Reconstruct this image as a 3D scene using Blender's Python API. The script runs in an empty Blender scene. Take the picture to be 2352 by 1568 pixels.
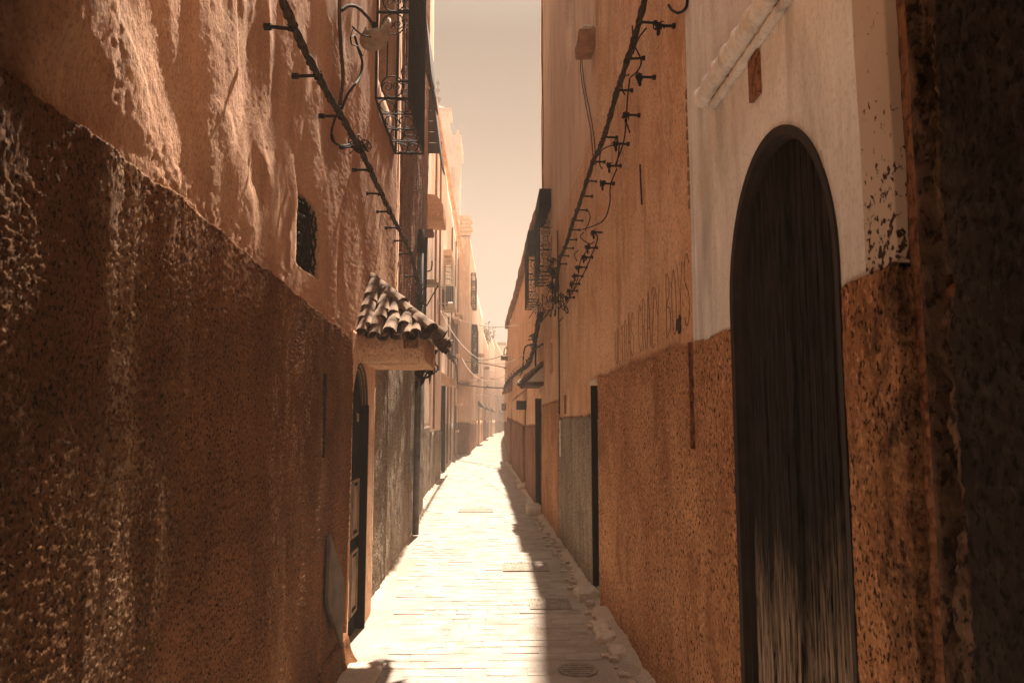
import bpy, math, random
import numpy as np
from mathutils import Vector

random.seed(7)
C = bpy.context.scene.collection
SC = bpy.context.scene
R = math.radians

# ------------------------------------------------------------------ camera
F = 1699.0
PITCH = math.atan(181 / F)
YAW = math.atan(46 / F * math.cos(PITCH))
cam_d = bpy.data.cameras.new('camera')
cam_d.sensor_width = 36.0
cam_d.lens = F / 2352 * 36.0
cam_d.clip_start = 0.05
cam_d.clip_end = 2000
cam_d.dof.use_dof = True; cam_d.dof.focus_distance = 8.0; cam_d.dof.aperture_fstop = 9.0
cam = bpy.data.objects.new('camera', cam_d)
cam.location = (0, 0, 1.6)
cam.rotation_euler = (math.pi / 2 + PITCH, 0, -YAW)
C.objects.link(cam)
SC.camera = cam

# ------------------------------------------------------------------ sky and sun
SUN = Vector((0.060, 0.80, 1.0)).normalized()          # points towards the sun
w = bpy.data.worlds.new('World'); SC.world = w; w.use_nodes = True
nt = w.node_tree; nt.nodes.clear()
wo = nt.nodes.new('ShaderNodeOutputWorld'); bg = nt.nodes.new('ShaderNodeBackground')
sky = nt.nodes.new('ShaderNodeTexSky'); sky.sky_type = 'NISHITA'; sky.sun_disc = False
sky.sun_elevation = math.asin(SUN.z); sky.sun_rotation = math.atan2(SUN.x, SUN.y)
sky.air_density = 1.5; sky.dust_density = 6.0
hs = nt.nodes.new('ShaderNodeHueSaturation'); hs.inputs['Saturation'].default_value = 0.15
nt.links.new(sky.outputs[0], hs.inputs['Color'])
tc = nt.nodes.new('ShaderNodeTexCoord'); sx = nt.nodes.new('ShaderNodeSeparateXYZ')
nt.links.new(tc.outputs['Generated'], sx.inputs[0])
rp = nt.nodes.new('ShaderNodeValToRGB')
e = rp.color_ramp.elements
e[0].position = 0.0; e[0].color = (0.96, 0.79, 0.64, 1)
e[1].position = 0.85; e[1].color = (1.5, 1.38, 1.24, 1)
for p, c in ((0.10, (0.80, 0.65, 0.54, 1)), (0.22, (0.52, 0.425, 0.355, 1)), (0.36, (0.22, 0.19, 0.165, 1)), (0.48, (0.09, 0.082, 0.075, 1)), (0.62, (0.46, 0.42, 0.38, 1))):
    n = e.new(p); n.color = c
nt.links.new(sx.outputs['Z'], rp.inputs[0])
tint = nt.nodes.new('ShaderNodeMixRGB'); tint.blend_type = 'MULTIPLY'; tint.inputs[0].default_value = 1
tint.inputs[2].default_value = (0.10, 0.082, 0.064, 1)
nt.links.new(hs.outputs[0], tint.inputs[1])
mx = nt.nodes.new('ShaderNodeMixRGB'); mx.inputs[0].default_value = 0.92
nt.links.new(tint.outputs[0], mx.inputs[1]); nt.links.new(rp.outputs[0], mx.inputs[2])
nt.links.new(mx.outputs[0], bg.inputs[0]); bg.inputs[1].default_value = 0.208
nt.links.new(bg.outputs[0], wo.inputs[0])

sd = bpy.data.lights.new('sun', 'SUN'); sd.energy = 4.0; sd.angle = R(0.9); sd.color = (1.0, 0.85, 0.70)
so = bpy.data.objects.new('sun', sd); C.objects.link(so)
so.rotation_euler = SUN.to_track_quat('Z', 'Y').to_euler(); so.location = (0, 20, 30)
SC.view_settings.view_transform = 'Standard'; SC.view_settings.look = 'None'
SC.view_settings.exposure = 2.6; SC.view_settings.gamma = 1.0
SC.view_settings.use_curve_mapping = False
SC.cycles.max_bounces = 8; SC.cycles.diffuse_bounces = 7; SC.cycles.volume_bounces = 1

# ------------------------------------------------------------------ helpers: places
_fw = Vector((math.sin(YAW) * math.cos(PITCH), math.cos(YAW) * math.cos(PITCH), math.sin(PITCH)))
_rt = Vector((math.cos(YAW), -math.sin(YAW), 0)); _up = _rt.cross(_fw)


def ray(px, py):
    return _fw + _rt * ((px - 1176) / F) + _up * ((784 - py) / F)


def atX(px, py, X):
    d = ray(px, py); t = X / d.x
    return Vector((X, d.y * t, 1.6 + d.z * t))


def atY(px, py, Y):
    d = ray(px, py); t = Y / d.y
    return Vector((d.x * t, Y, 1.6 + d.z * t))


# ------------------------------------------------------------------ helpers: noise
class Perlin:
    def __init__(s, seed):
        r = np.random.RandomState(seed)
        s.p = np.tile(r.permutation(256), 3)
        a = r.rand(256) * 2 * np.pi
        s.g = np.stack([np.cos(a), np.sin(a)], 1)

    def __call__(s, x, y):
        x = np.asarray(x, float); y = np.asarray(y, float)
        xi = np.floor(x).astype(int); yi = np.floor(y).astype(int)
        xf = x - xi; yf = y - yi
        xi &= 255; yi &= 255
        u = xf ** 3 * (xf * (xf * 6 - 15) + 10); v = yf ** 3 * (yf * (yf * 6 - 15) + 10)

        def gr(i, j, fx, fy):
            h = s.g[s.p[s.p[(xi + i) & 255] + ((yi + j) & 255)]]
            return h[..., 0] * fx + h[..., 1] * fy
        a = gr(0, 0, xf, yf); b = gr(1, 0, xf - 1, yf); c = gr(0, 1, xf, yf - 1); d = gr(1, 1, xf - 1, yf - 1)
        return (a * (1 - u) + b * u) * (1 - v) + (c * (1 - u) + d * u) * v


P1, P2, P3, P4 = Perlin(1), Perlin(2), Perlin(3), Perlin(4)


def fbm(x, y, o=4, P=P1, gain=0.5):
    t = 0; a = 1
    for i in range(o):
        t = t + a * P(x * 2 ** i + 17 * i, y * 2 ** i + 31 * i); a *= gain
    return t


def sstep(a, b, x):
    t = np.clip((x - a) / (b - a), 0, 1)
    return t * t * (3 - 2 * t)


# ------------------------------------------------------------------ helpers: objects
def props(o, label=None, cat=None, group=None, kind=None):
    if label: o['label'] = label
    if cat: o['category'] = cat
    if group: o['group'] = group
    if kind: o['kind'] = kind
    return o


def thing(name, label, cat, loc=(0, 0, 0), group=None):
    o = bpy.data.objects.new(name, None); o.empty_display_size = 0.2
    o.location = loc; C.objects.link(o)
    return props(o, label, cat, group)


def root_loc(p):
    v = Vector((0, 0, 0))
    while p is not None:
        v += Vector(p.location); p = p.parent
    return v


def mesh_obj(name, V, Fc, mat, parent=None, smooth=False, base=None):
    V = np.array(V, dtype=float).reshape(-1, 3)
    if parent is not None:
        off = np.array(root_loc(parent))
    elif base is not None:
        off = np.array(base)
    else:
        lo = V.min(0); hi = V.max(0)
        off = np.array([(lo[0] + hi[0]) / 2, (lo[1] + hi[1]) / 2, lo[2]])
    me = bpy.data.meshes.new(name)
    me.from_pydata((V - off).tolist(), [], Fc)
    if smooth:
        me.polygons.foreach_set('use_smooth', [True] * len(me.polygons))
    me.materials.append(mat); me.update()
    o = bpy.data.objects.new(name, me); C.objects.link(o)
    if parent is not None:
        o.parent = parent
    else:
        o.location = off
    return o


class MB:
    def __init__(s): s.v = []; s.f = []

    def add(s, V, Fc):
        n = len(s.v); s.v += [tuple(p) for p in V]; s.f += [tuple(i + n for i in q) for q in Fc]; return s

    def box(s, x0, x1, y0, y1, z0, z1):
        return s.hexa([(x0, y0, z0), (x1, y0, z0), (x1, y1, z0), (x0, y1, z0), (x0, y0, z1), (x1, y0, z1), (x1, y1, z1), (x0, y1, z1)])

    def hexa(s, P):
        return s.add(P, [(0, 3, 2, 1), (4, 5, 6, 7), (0, 1, 5, 4), (1, 2, 6, 5), (2, 3, 7, 6), (3, 0, 4, 7)])

    def tube(s, pts, r, n=6, closed=False):
        pts = [Vector(p) for p in pts]; m = len(pts)
        rr = r if isinstance(r, (list, tuple)) else [r] * m
        rings = []; prev = None
        for i, p in enumerate(pts):
            if closed: t = pts[(i + 1) % m] - pts[i - 1]
            else: t = pts[min(i + 1, m - 1)] - pts[max(i - 1, 0)]
            if t.length < 1e-9: t = Vector((0, 0, 1))
            t.normalize()
            if prev is None:
                a = Vector((0, 0, 1)) if abs(t.z) < 0.9 else Vector((1, 0, 0))
                u = t.cross(a).normalized()
            else:
                u = prev - t * prev.dot(t)
                u = u.normalized() if u.length > 1e-6 else t.orthogonal().normalized()
            prev = u; v = t.cross(u)
            rings.append([p + (u * math.cos(2 * math.pi * k / n) + v * math.sin(2 * math.pi * k / n)) * rr[i] for k in range(n)])
        V = [q for g in rings for q in g]; Fc = []
        for i in range(m if closed else m - 1):
            j = (i + 1) % m
            for k in range(n):
                l = (k + 1) % n
                Fc.append((i * n + k, i * n + l, j * n + l, j * n + k))
        if not closed:
            Fc.append(tuple(range(n - 1, -1, -1))); Fc.append(tuple((m - 1) * n + k for k in range(n)))
        return s.add(V, Fc)

    def rough(s, x0, x1, y0, y1, z0, z1, res=0.04, amp=0.01, sc=6, rnd=0.0, fn=None):
        """box with gridded, lumpy faces; rnd rounds the corners; fn remaps a point"""
        nx = max(1, int(round((x1 - x0) / res))); ny = max(1, int(round((y1 - y0) / res))); nz = max(1, int(round((z1 - z0) / res)))
        idx = {}; V = []; Fc = []

        def vid(i, j, k):
            if (i, j, k) not in idx:
                idx[(i, j, k)] = len(V)
                V.append([x0 + (x1 - x0) * i / nx, y0 + (y1 - y0) * j / ny, z0 + (z1 - z0) * k / nz])
            return idx[(i, j, k)]
        for i in range(nx):
            for j in range(ny):
                Fc.append((vid(i, j, 0), vid(i, j + 1, 0), vid(i + 1, j + 1, 0), vid(i + 1, j, 0)))
                Fc.append((vid(i, j, nz), vid(i + 1, j, nz), vid(i + 1, j + 1, nz), vid(i, j + 1, nz)))
        for i in range(nx):
            for k in range(nz):
                Fc.append((vid(i, 0, k), vid(i + 1, 0, k), vid(i + 1, 0, k + 1), vid(i, 0, k + 1)))
                Fc.append((vid(i, ny, k), vid(i, ny, k + 1), vid(i + 1, ny, k + 1), vid(i + 1, ny, k)))
        for j in range(ny):
            for k in range(nz):
                Fc.append((vid(0, j, k), vid(0, j, k + 1), vid(0, j + 1, k + 1), vid(0, j + 1, k)))
                Fc.append((vid(nx, j, k), vid(nx, j + 1, k), vid(nx, j + 1, k + 1), vid(nx, j, k + 1)))
        A = np.array(V)
        c = np.array([(x0 + x1) / 2, (y0 + y1) / 2, (z0 + z1) / 2]); h = np.array([x1 - x0, y1 - y0, z1 - z0]) / 2
        if rnd > 0:
            rr = min(rnd, h.min())
            d = A - c; core = np.clip(d, -(h - rr), h - rr); q = d - core
            L = np.linalg.norm(q, axis=1, keepdims=True); L[L == 0] = 1
            A = c + core + q / L * np.minimum(L, rr)
        A[:, 0] += amp * fbm(A[:, 1] * sc, A[:, 2] * sc + A[:, 0] * 3, 3, P2)
        A[:, 1] += amp * fbm(A[:, 0] * sc + 5, A[:, 2] * sc + A[:, 1] * 3, 3, P3)
        A[:, 2] += amp * fbm(A[:, 0] * sc + 9, A[:, 1] * sc, 3, P4)
        if fn is not None:
            A = np.array([fn(*p) for p in A])
        return s.add(A.tolist(), Fc)

    def build(s, name, mat, parent=None, smooth=False, base=None):
        return mesh_obj(name, s.v, s.f, mat, parent, smooth, base)


# ------------------------------------------------------------------ materials
def mat_base(name, rough=0.9, spec=0.2):
    m = bpy.data.materials.new(name); m.use_nodes = True
    t = m.node_tree; b = t.nodes['Principled BSDF']
    b.inputs['Roughness'].default_value = rough
    b.inputs['Specular IOR Level'].default_value = spec
    return m, t, b


def N(t, typ, **kw):
    n = t.nodes.new(typ)
    for k, v in kw.items():
        if k in n.inputs: n.inputs[k].default_value = v
        else: setattr(n, k, v)
    return n


def noise(t, co, scale=(1, 1, 1), detail=5, rough=0.55, dist=0.0):
    mp = N(t, 'ShaderNodeMapping'); mp.inputs['Scale'].default_value = scale
    t.links.new(co, mp.inputs[0])
    n = N(t, 'ShaderNodeTexNoise', Scale=1.0, Detail=detail, Roughness=rough, Distortion=dist)
    t.links.new(mp.outputs[0], n.inputs['Vector'])
    return n.outputs[0]


def ramp(t, src, a, b, ca=(0, 0, 0, 1), cb=(1, 1, 1, 1)):
    r = N(t, 'ShaderNodeValToRGB')
    r.color_ramp.elements[0].position = a; r.color_ramp.elements[0].color = ca
    r.color_ramp.elements[1].position = b; r.color_ramp.elements[1].color = cb
    t.links.new(src, r.inputs[0]); return r.outputs[0]


def mixc(t, fac, a, b, mode='MIX'):
    m = N(t, 'ShaderNodeMixRGB'); m.blend_type = mode
    if isinstance(fac, float): m.inputs[0].default_value = fac
    else: t.links.new(fac, m.inputs[0])
    for i, c in ((1, a), (2, b)):
        if isinstance(c, tuple): m.inputs[i].default_value = c if len(c) == 4 else c + (1,)
        else: t.links.new(c, m.inputs[i])
    return m.outputs[0]


def mth(t, op, a, b=0.0):
    m = N(t, 'ShaderNodeMath'); m.operation = op
    for i, c in ((0, a), (1, b)):
        if isinstance(c, (int, float)): m.inputs[i].default_value = c
        else: t.links.new(c, m.inputs[i])
    return m.outputs[0]


def plaster(name, c1, c2, c3=None, grain=70, speck=0.25, streak=0.5, bump=0.4, bdist=0.01, patch=1.3, rough=0.92,
            coarse=0.0, stain=None):
    """lime or earth plaster: c1/c2 mottled in patches and run-off streaks, c3 dark pits"""
    m, t, b = mat_base(name, rough, 0.03)
    co = N(t, 'ShaderNodeTexCoord').outputs['Object']
    big = noise(t, co, (patch, patch, patch), 6, 0.6, 0.4)
    st = noise(t, co, (4.5, 4.5, 0.6), 6, 0.65, 0.6)
    fine = noise(t, co, (grain, grain, grain * 0.6), 3, 0.6)
    col = mixc(t, ramp(t, big, 0.36, 0.64), c1, c2)
    dk = tuple(v * 0.62 for v in c1); lt = tuple(min(1, v * 1.22) for v in c2)
    sf = mth(t, 'MULTIPLY', ramp(t, st, 0.50, 0.72), streak)
    col = mixc(t, sf, col, dk)
    st2 = noise(t, co, (7, 7, 1.3), 5, 0.65, 0.7)
    sf2 = mth(t, 'MULTIPLY', ramp(t, st2, 0.54, 0.74), streak * 0.7)
    col = mixc(t, sf2, col, lt)
    c3 = c3 or tuple(v * 0.35 for v in c1)
    pit = mth(t, 'MULTIPLY', ramp(t, fine, 0.53, 0.61), speck)
    col = mixc(t, pit, col, c3)
    fine2 = noise(t, co, (grain * .8 + 7, grain * .8, grain * 0.45), 2, 0.6)
    col = mixc(t, mth(t, 'MULTIPLY', ramp(t, fine2, 0.56, 0.66), speck * 0.55), col, tuple(min(.9, v * 1.5) for v in c2))
    if stain:
        ms = noise(t, co, (2.2, 2.2, 1.1), 7, 0.7, 0.6)
        col = mixc(t, mth(t, 'MULTIPLY', ramp(t, ms, 0.54, 0.66), 0.75), col, stain)
    t.links.new(col, b.inputs['Base Color'])
    h = mth(t, 'MULTIPLY', fine, 0.6)
    mid = noise(t, co, (16, 16, 10), 4, 0.6)
    h = mth(t, 'ADD', h, mth(t, 'MULTIPLY', mid, 0.8))
    if coarse:
        vo = N(t, 'ShaderNodeTexVoronoi', Scale=coarse)
        t.links.new(co, vo.inputs['Vector'])
        h = mth(t, 'ADD', h, mth(t, 'MULTIPLY', vo.outputs['Distance'], -1.3))
    bp = N(t, 'ShaderNodeBump', Strength=bump, Distance=bdist)
    t.links.new(h, bp.inputs['Height']); t.links.new(bp.outputs[0], b.inputs['Normal'])
    return m


def simple(name, c, rough=0.7, metal=0.0, var=0.35, scale=14, bump=0.2, spec=0.3, c2=None, stretch=(1, 1, 1)):
    m, t, b = mat_base(name, rough, spec)
    b.inputs['Metallic'].default_value = metal
    co = N(t, 'ShaderNodeTexCoord').outputs['Object']
    n = noise(t, co, tuple(scale * s for s in stretch), 5, 0.6)
    c2 = c2 or tuple(v * (1 - var) for v in c)
    t.links.new(mixc(t, ramp(t, n, 0.35, 0.65), c2, c), b.inputs['Base Color'])
    if bump:
        bp = N(t, 'ShaderNodeBump', Strength=bump, Distance=0.004)
        n2 = noise(t, co, tuple(scale * 5 * s for s in stretch), 3, 0.6)
        t.links.new(n2, bp.inputs['Height']); t.links.new(bp.outputs[0], b.inputs['Normal'])
    return m


M = {}
M['ochre'] = plaster('ochre_plaster', (0.62, 0.345, 0.195), (0.78, 0.51, 0.34), speck=0.6, streak=0.75, stain=(0.46, 0.23, 0.125), bump=0.6)
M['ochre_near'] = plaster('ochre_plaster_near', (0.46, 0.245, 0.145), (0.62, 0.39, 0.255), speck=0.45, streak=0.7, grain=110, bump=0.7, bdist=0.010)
M['tan'] = plaster('pale_pink_plaster', (0.66, 0.44, 0.30), (0.78, 0.57, 0.42), speck=0.25, streak=0.9, patch=0.7)
M['pale'] = plaster('cream_plaster', (0.74, 0.56, 0.42), (0.84, 0.70, 0.57), speck=0.15, streak=0.8, patch=0.5)
M['white'] = plaster('old_whitewash', (0.74, 0.70, 0.65), (0.84, 0.81, 0.77), c3=(0.28, 0.17, 0.10), grain=90, speck=0.2, streak=0.9, bump=0.35, bdist=0.007, stain=(0.62, 0.49, 0.38))
M['dado_left'] = plaster('brown_roughcast', (0.125, 0.055, 0.023), (0.235, 0.108, 0.046), c3=(0.014, 0.009, 0.006), grain=120, speck=1.0, streak=0.25, bump=0.5, bdist=0.012, patch=2.2)


def near_shade_grime(m, amt=.6, a=.50, b_=.86, sc=(1.6, 1.6, .9), col=(0.020, 0.013, 0.009)):
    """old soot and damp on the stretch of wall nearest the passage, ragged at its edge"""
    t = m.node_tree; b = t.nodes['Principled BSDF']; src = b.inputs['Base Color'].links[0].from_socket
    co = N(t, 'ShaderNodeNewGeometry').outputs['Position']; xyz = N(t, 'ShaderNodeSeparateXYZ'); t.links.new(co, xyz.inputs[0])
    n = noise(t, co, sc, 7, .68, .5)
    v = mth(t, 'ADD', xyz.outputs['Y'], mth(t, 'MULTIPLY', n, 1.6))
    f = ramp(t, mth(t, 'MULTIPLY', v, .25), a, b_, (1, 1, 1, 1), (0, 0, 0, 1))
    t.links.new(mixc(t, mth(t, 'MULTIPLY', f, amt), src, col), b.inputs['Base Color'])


def sunlit_grit(m):
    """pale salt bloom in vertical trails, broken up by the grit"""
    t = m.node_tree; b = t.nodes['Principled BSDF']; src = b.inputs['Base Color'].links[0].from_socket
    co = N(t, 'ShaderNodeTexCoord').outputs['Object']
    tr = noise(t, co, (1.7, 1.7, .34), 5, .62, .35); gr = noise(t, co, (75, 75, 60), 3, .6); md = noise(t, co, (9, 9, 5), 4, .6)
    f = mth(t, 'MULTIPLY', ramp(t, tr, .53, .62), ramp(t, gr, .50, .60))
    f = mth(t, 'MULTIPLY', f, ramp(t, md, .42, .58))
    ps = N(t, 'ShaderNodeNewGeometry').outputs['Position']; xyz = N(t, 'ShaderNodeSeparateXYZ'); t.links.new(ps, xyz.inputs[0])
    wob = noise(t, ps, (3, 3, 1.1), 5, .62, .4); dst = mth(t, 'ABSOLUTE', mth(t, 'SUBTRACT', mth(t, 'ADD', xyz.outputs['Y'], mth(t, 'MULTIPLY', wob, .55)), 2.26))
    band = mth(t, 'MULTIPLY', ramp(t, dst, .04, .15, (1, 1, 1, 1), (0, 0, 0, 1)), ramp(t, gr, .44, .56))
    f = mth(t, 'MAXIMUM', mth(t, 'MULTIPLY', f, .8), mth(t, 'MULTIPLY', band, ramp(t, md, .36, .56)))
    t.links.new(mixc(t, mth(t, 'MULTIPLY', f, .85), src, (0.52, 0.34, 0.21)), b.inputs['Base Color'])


sunlit_grit(M['dado_left'])
near_shade_grime(M['dado_left'])
near_shade_grime(M['ochre_near'], .8, .50, .72, (2.2, 2.2, 1.2))
M['dado_right'] = plaster('rust_roughcast', (0.38, 0.175, 0.082), (0.58, 0.310, 0.165), c3=(0.04, 0.02, 0.012), grain=80, speck=1.0, streak=0.45, stain=(0.24, 0.105, 0.05), bump=0.6, bdist=0.01, coarse=55)
M['dado_gray'] = plaster('grey_roughcast', (0.20, 0.160, 0.122), (0.38, 0.30, 0.225), c3=(0.028, 0.022, 0.018), grain=70, speck=0.95, streak=0.9, bump=0.7, bdist=0.012, coarse=45)
M['soot'] = plaster('sooty_roughcast', (0.030, 0.024, 0.020), (0.056, 0.046, 0.039), c3=(0.008, 0.007, 0.006), grain=60, speck=0.7, streak=0.2, bump=0.8, bdist=0.012, patch=3)  # dark roughcast, its colour deepened further with painted near shade
M['brown'] = plaster('brown_weathered_plaster', (0.20, 0.085, 0.045), (0.32, 0.16, 0.09), c3=(0.05, 0.03, 0.02), grain=50, speck=0.6, streak=0.95, bump=0.9, bdist=0.02, coarse=30)
M['footing'] = plaster('dusty_mortar', (0.46, 0.37, 0.285), (0.58, 0.47, 0.37), grain=60, speck=0.3, streak=0.1, bump=0.7, bdist=0.02)
M['stone'] = plaster('pale_stone', (0.56, 0.46, 0.36), (0.66, 0.55, 0.44), grain=50, speck=0.2, streak=0.1, bump=0.5, bdist=0.01)
M['stone_dark'] = plaster('dark_broken_stone', (0.05, 0.032, 0.022), (0.17, 0.105, 0.07), c3=(0.008, 0.007, 0.006), grain=45, speck=0.8, streak=0.1, bump=1.0, bdist=0.015, patch=9)
M['canopy'] = plaster('weathered_canopy_plaster', (0.50, 0.29, 0.17), (0.68, 0.44, 0.29), grain=70, speck=0.6, streak=0.5, bump=0.7, bdist=0.012, patch=4, stain=(0.24, 0.13, 0.075))
M['iron'] = simple('black_iron', (0.020, 0.017, 0.015), 0.8, 0.0, 0.5, 30, spec=0.15)
M['cable'] = simple('dusty_black_cable', (0.075, 0.055, 0.04), 0.9, 0, 0.75, 22, spec=0.1)
M['rubber'] = simple('black_rubber', (0.016, 0.013, 0.012), 0.85, 0, 0.4, 30, spec=0.12)
M['wire'] = simple('pale_wire', (0.55, 0.42, 0.3), 0.6, 0, 0.4, 8)
M['wood_dark'] = simple('dark_old_wood', (0.10, 0.055, 0.032), 0.85, 0, 0.65, 5, 0.6, stretch=(1, 1, 0.25))
M['board'] = simple('grey_board', (0.17, 0.125, 0.09), 0.9, 0, 0.5, 8, 0.5)
M['wood'] = simple('bleached_wood', (0.36, 0.25, 0.17), 0.9, 0, 0.5, 8, 0.5)
M['black'] = simple('black_paint', (0.009, 0.008, 0.007), 0.8, 0, 0.4, 20, spec=0.05)
M['dark'] = simple('dark_interior', (0.010, 0.008, 0.007), 0.9, 0, 0.2, 5, 0)
M['tile'] = simple('weathered_clay_tile', (0.25, 0.16, 0.105), 0.95, 0, 0.6, 11, 0.7, c2=(0.045, 0.028, 0.02), spec=0.1)
M['pipe'] = simple('grey_drain_pipe', (0.12, 0.10, 0.085), 0.6, 0, 0.5, 6, 0.3, c2=(0.03, 0.028, 0.026))
M['frame'] = simple('dark_brown_frame', (0.036, 0.024, 0.018), 0.8, 0, 0.6, 7, 0.4)
M['white_metal'] = simple('dusty_white_metal', (0.62, 0.55, 0.46), 0.6, 0, 0.2, 6)
M['coil'] = simple('dark_coil', (0.03, 0.04, 0.05), 0.4, 0.3, 0.3, 6)
M['paint_line'] = simple('brown_spray_paint', (0.16, 0.065, 0.032), 0.9, 0, 0.4, 12, 0)
M['soot_mark'] = simple('burn_mark', (0.07, 0.045, 0.035), 0.9, 0, 0.3, 30, 0)
M['clay'] = simple('bare_clay_brick', (0.34, 0.17, 0.09), 0.95, 0, 0.4, 10, 0.6)
M['shade'] = simple('torn_lamp_tin', (0.46, 0.35, 0.26), 0.6, 0.2, 0.5, 9, 0.3)
M['rag'] = simple('black_rag', (0.016, 0.012, 0.010), 0.95, 0, 0.4, 20, 0.6)
M['grate'] = simple('cast_iron_grate', (0.34, 0.28, 0.225), 0.95, 0.0, 0.4, 12, 0.5, spec=0.05)


near_shade_grime(M['dado_right'], .85, .60, .70, (9, 9, 6))


def mk_paver(name, c, c2):
    m, t, b = mat_base(name, 0.85, 0.25)
    tcn = N(t, 'ShaderNodeTexCoord').outputs['Object']
    oi = N(t, 'ShaderNodeObjectInfo')
    add = N(t, 'ShaderNodeVectorMath'); add.operation = 'ADD'
    t.links.new(tcn, add.inputs[0]); t.links.new(oi.outputs['Location'], add.inputs[1])
    co = add.outputs[0]
    n = noise(t, co, (5, 5, 5), 6, 0.6); n2 = noise(t, co, (60, 60, 60), 3, 0.6)
    dirt = noise(t, co, (2.3, 4.5, 2), 7, 0.68, 0.5)
    col = mixc(t, ramp(t, mth(t, 'ADD', mth(t, 'MULTIPLY', n, .4), mth(t, 'MULTIPLY', dirt, .6)), 0.40, 0.54), c2, c)
    col = mixc(t, mth(t, 'MULTIPLY', oi.outputs['Random'], 0.45), col, tuple(v * 0.78 for v in c))
    col = mixc(t, mth(t, 'MULTIPLY', ramp(t, n2, 0.55, 0.7), 0.35), col, tuple(v * 0.5 for v in c))
    t.links.new(col, b.inputs['Base Color'])
    bp = N(t, 'ShaderNodeBump', Strength=0.5, Distance=0.006)
    t.links.new(mth(t, 'ADD', n2, n), bp.inputs['Height']); t.links.new(bp.outputs[0], b.inputs['Normal'])
    return m


M['paver'] = mk_paver('dusty_limestone_paver', (0.40, 0.338, 0.285), (0.235, 0.19, 0.155))
M['ground'] = plaster('packed_dust', (0.30, 0.245, 0.20), (0.42, 0.355, 0.295), grain=50, speck=0.35, streak=0.0, bump=0.5, bdist=0.01, patch=0.9)


def mk_door():
    """black paint worn to bare grey wood towards the bottom"""
    m, t, b = mat_base('worn_black_door', 0.85, 0.05)
    co = N(t, 'ShaderNodeTexCoord').outputs['Object']
    xyz = N(t, 'ShaderNodeSeparateXYZ'); t.links.new(co, xyz.inputs[0])
    g = noise(t, co, (60, 80, 5.0), 6, 0.7, 0.4)
    g2 = noise(t, co, (3, 3, 1.2), 4, 0.6, 0.5)
    lim = mth(t, 'ADD', mth(t, 'MULTIPLY', xyz.outputs['Z'], -1.6), mth(t, 'MULTIPLY', g2, 2.0))
    lim = mth(t, 'ADD', lim, 1.05)           # high near the ground, low above about 1.2 m
    wear = mth(t, 'MULTIPLY', ramp(t, lim, 0.0, 0.9), ramp(t, g, 0.40, 0.60))
    paint = mixc(t, ramp(t, g, 0.4, 0.7), (0.008, 0.007, 0.006), (0.050, 0.043, 0.037))
    t.links.new(mixc(t, wear, paint, (0.40, 0.30, 0.22)), b.inputs['Base Color'])
    bp = N(t, 'ShaderNodeBump', Strength=0.5, Distance=0.003)
    t.links.new(g, bp.inputs['Height']); t.links.new(bp.outputs[0], b.inputs['Normal'])
    return m


M['door'] = mk_door()


def mk_flaked():
    """whitewash with dark chips, densest low down beside the corner"""
    m, t, b = mat_base('flaked_whitewash', 0.9, 0.15)
    co = N(t, 'ShaderNodeTexCoord').outputs['Object']
    n = noise(t, co, (48, 48, 40), 4, 0.55, 0.4); big = noise(t, co, (2.5, 2.5, 2.0), 3, 0.5)
    xyz = N(t, 'ShaderNodeSeparateXYZ'); t.links.new(co, xyz.inputs[0])
    zf = N(t, 'ShaderNodeMapRange'); t.links.new(xyz.outputs['Z'], zf.inputs[0])
    zf.inputs[1].default_value = 2.45; zf.inputs[2].default_value = 2.02; zf.inputs[3].default_value = -0.07; zf.inputs[4].default_value = 0.075
    v = mth(t, 'ADD', mth(t, 'ADD', n, mth(t, 'MULTIPLY', big, 0.12)), zf.outputs[0])
    base = mixc(t, ramp(t, big, 0.35, 0.65), (0.48, 0.36, 0.28), (0.57, 0.45, 0.36))
    t.links.new(mixc(t, ramp(t, v, 0.655, 0.69), base, (0.05, 0.028, 0.02)), b.inputs['Base Color'])
    bp = N(t, 'ShaderNodeBump', Strength=0.5, Distance=0.006); bp.invert = True
    t.links.new(ramp(t, v, 0.62, 0.70), bp.inputs['Height']); t.links.new(bp.outputs[0], b.inputs['Normal'])
    return m


M['flaked'] = mk_flaked()


# ------------------------------------------------------------------ walls
def op_rect(y0, y1, z0, z1, depth=0.2): return dict(k='r', y0=y0, y1=y1, z0=z0, z1=z1, d=depth)
def op_arch(y0, y1, z0, zs, z1, depth=0.2, p=2.0): return dict(k='a', y0=y0, y1=y1, z0=z0, zs=zs, z1=z1, d=depth, p=p)


def sdf(o, Y, Z):
    c = (o['y0'] + o['y1']) / 2; a = (o['y1'] - o['y0']) / 2
    side = np.abs(Y - c) - a
    if o['k'] == 'r':
        return np.maximum(side, np.maximum(o['z0'] - Z, Z - o['z1']))
    b = o['z1'] - o['zs']; p = o['p']
    u = np.abs(Y - c) / a; v = np.maximum(Z - o['zs'], 0) / b
    f = ((u ** p + v ** p) ** (1 / p) - 1) * a
    return np.maximum(np.where(Z > o['zs'], f, side), o['z0'] - Z)


def steps(a, b, fn):
    ys = [a]
    while ys[-1] < b: ys.append(ys[-1] + fn(ys[-1]))
    ys = np.array(ys)
    return a + (ys - a) * (b - a) / (ys[-1] - a)


def grid_axis(a, b, fn, brk):
    cuts = [a] + sorted(x for x in set(brk) if a + 1e-4 < x < b - 1e-4) + [b]
    out = [np.array([a])]
    for p, q in zip(cuts[:-1], cuts[1:]): out.append(steps(p, q, fn)[1:])
    return np.concatenate(out)


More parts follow.
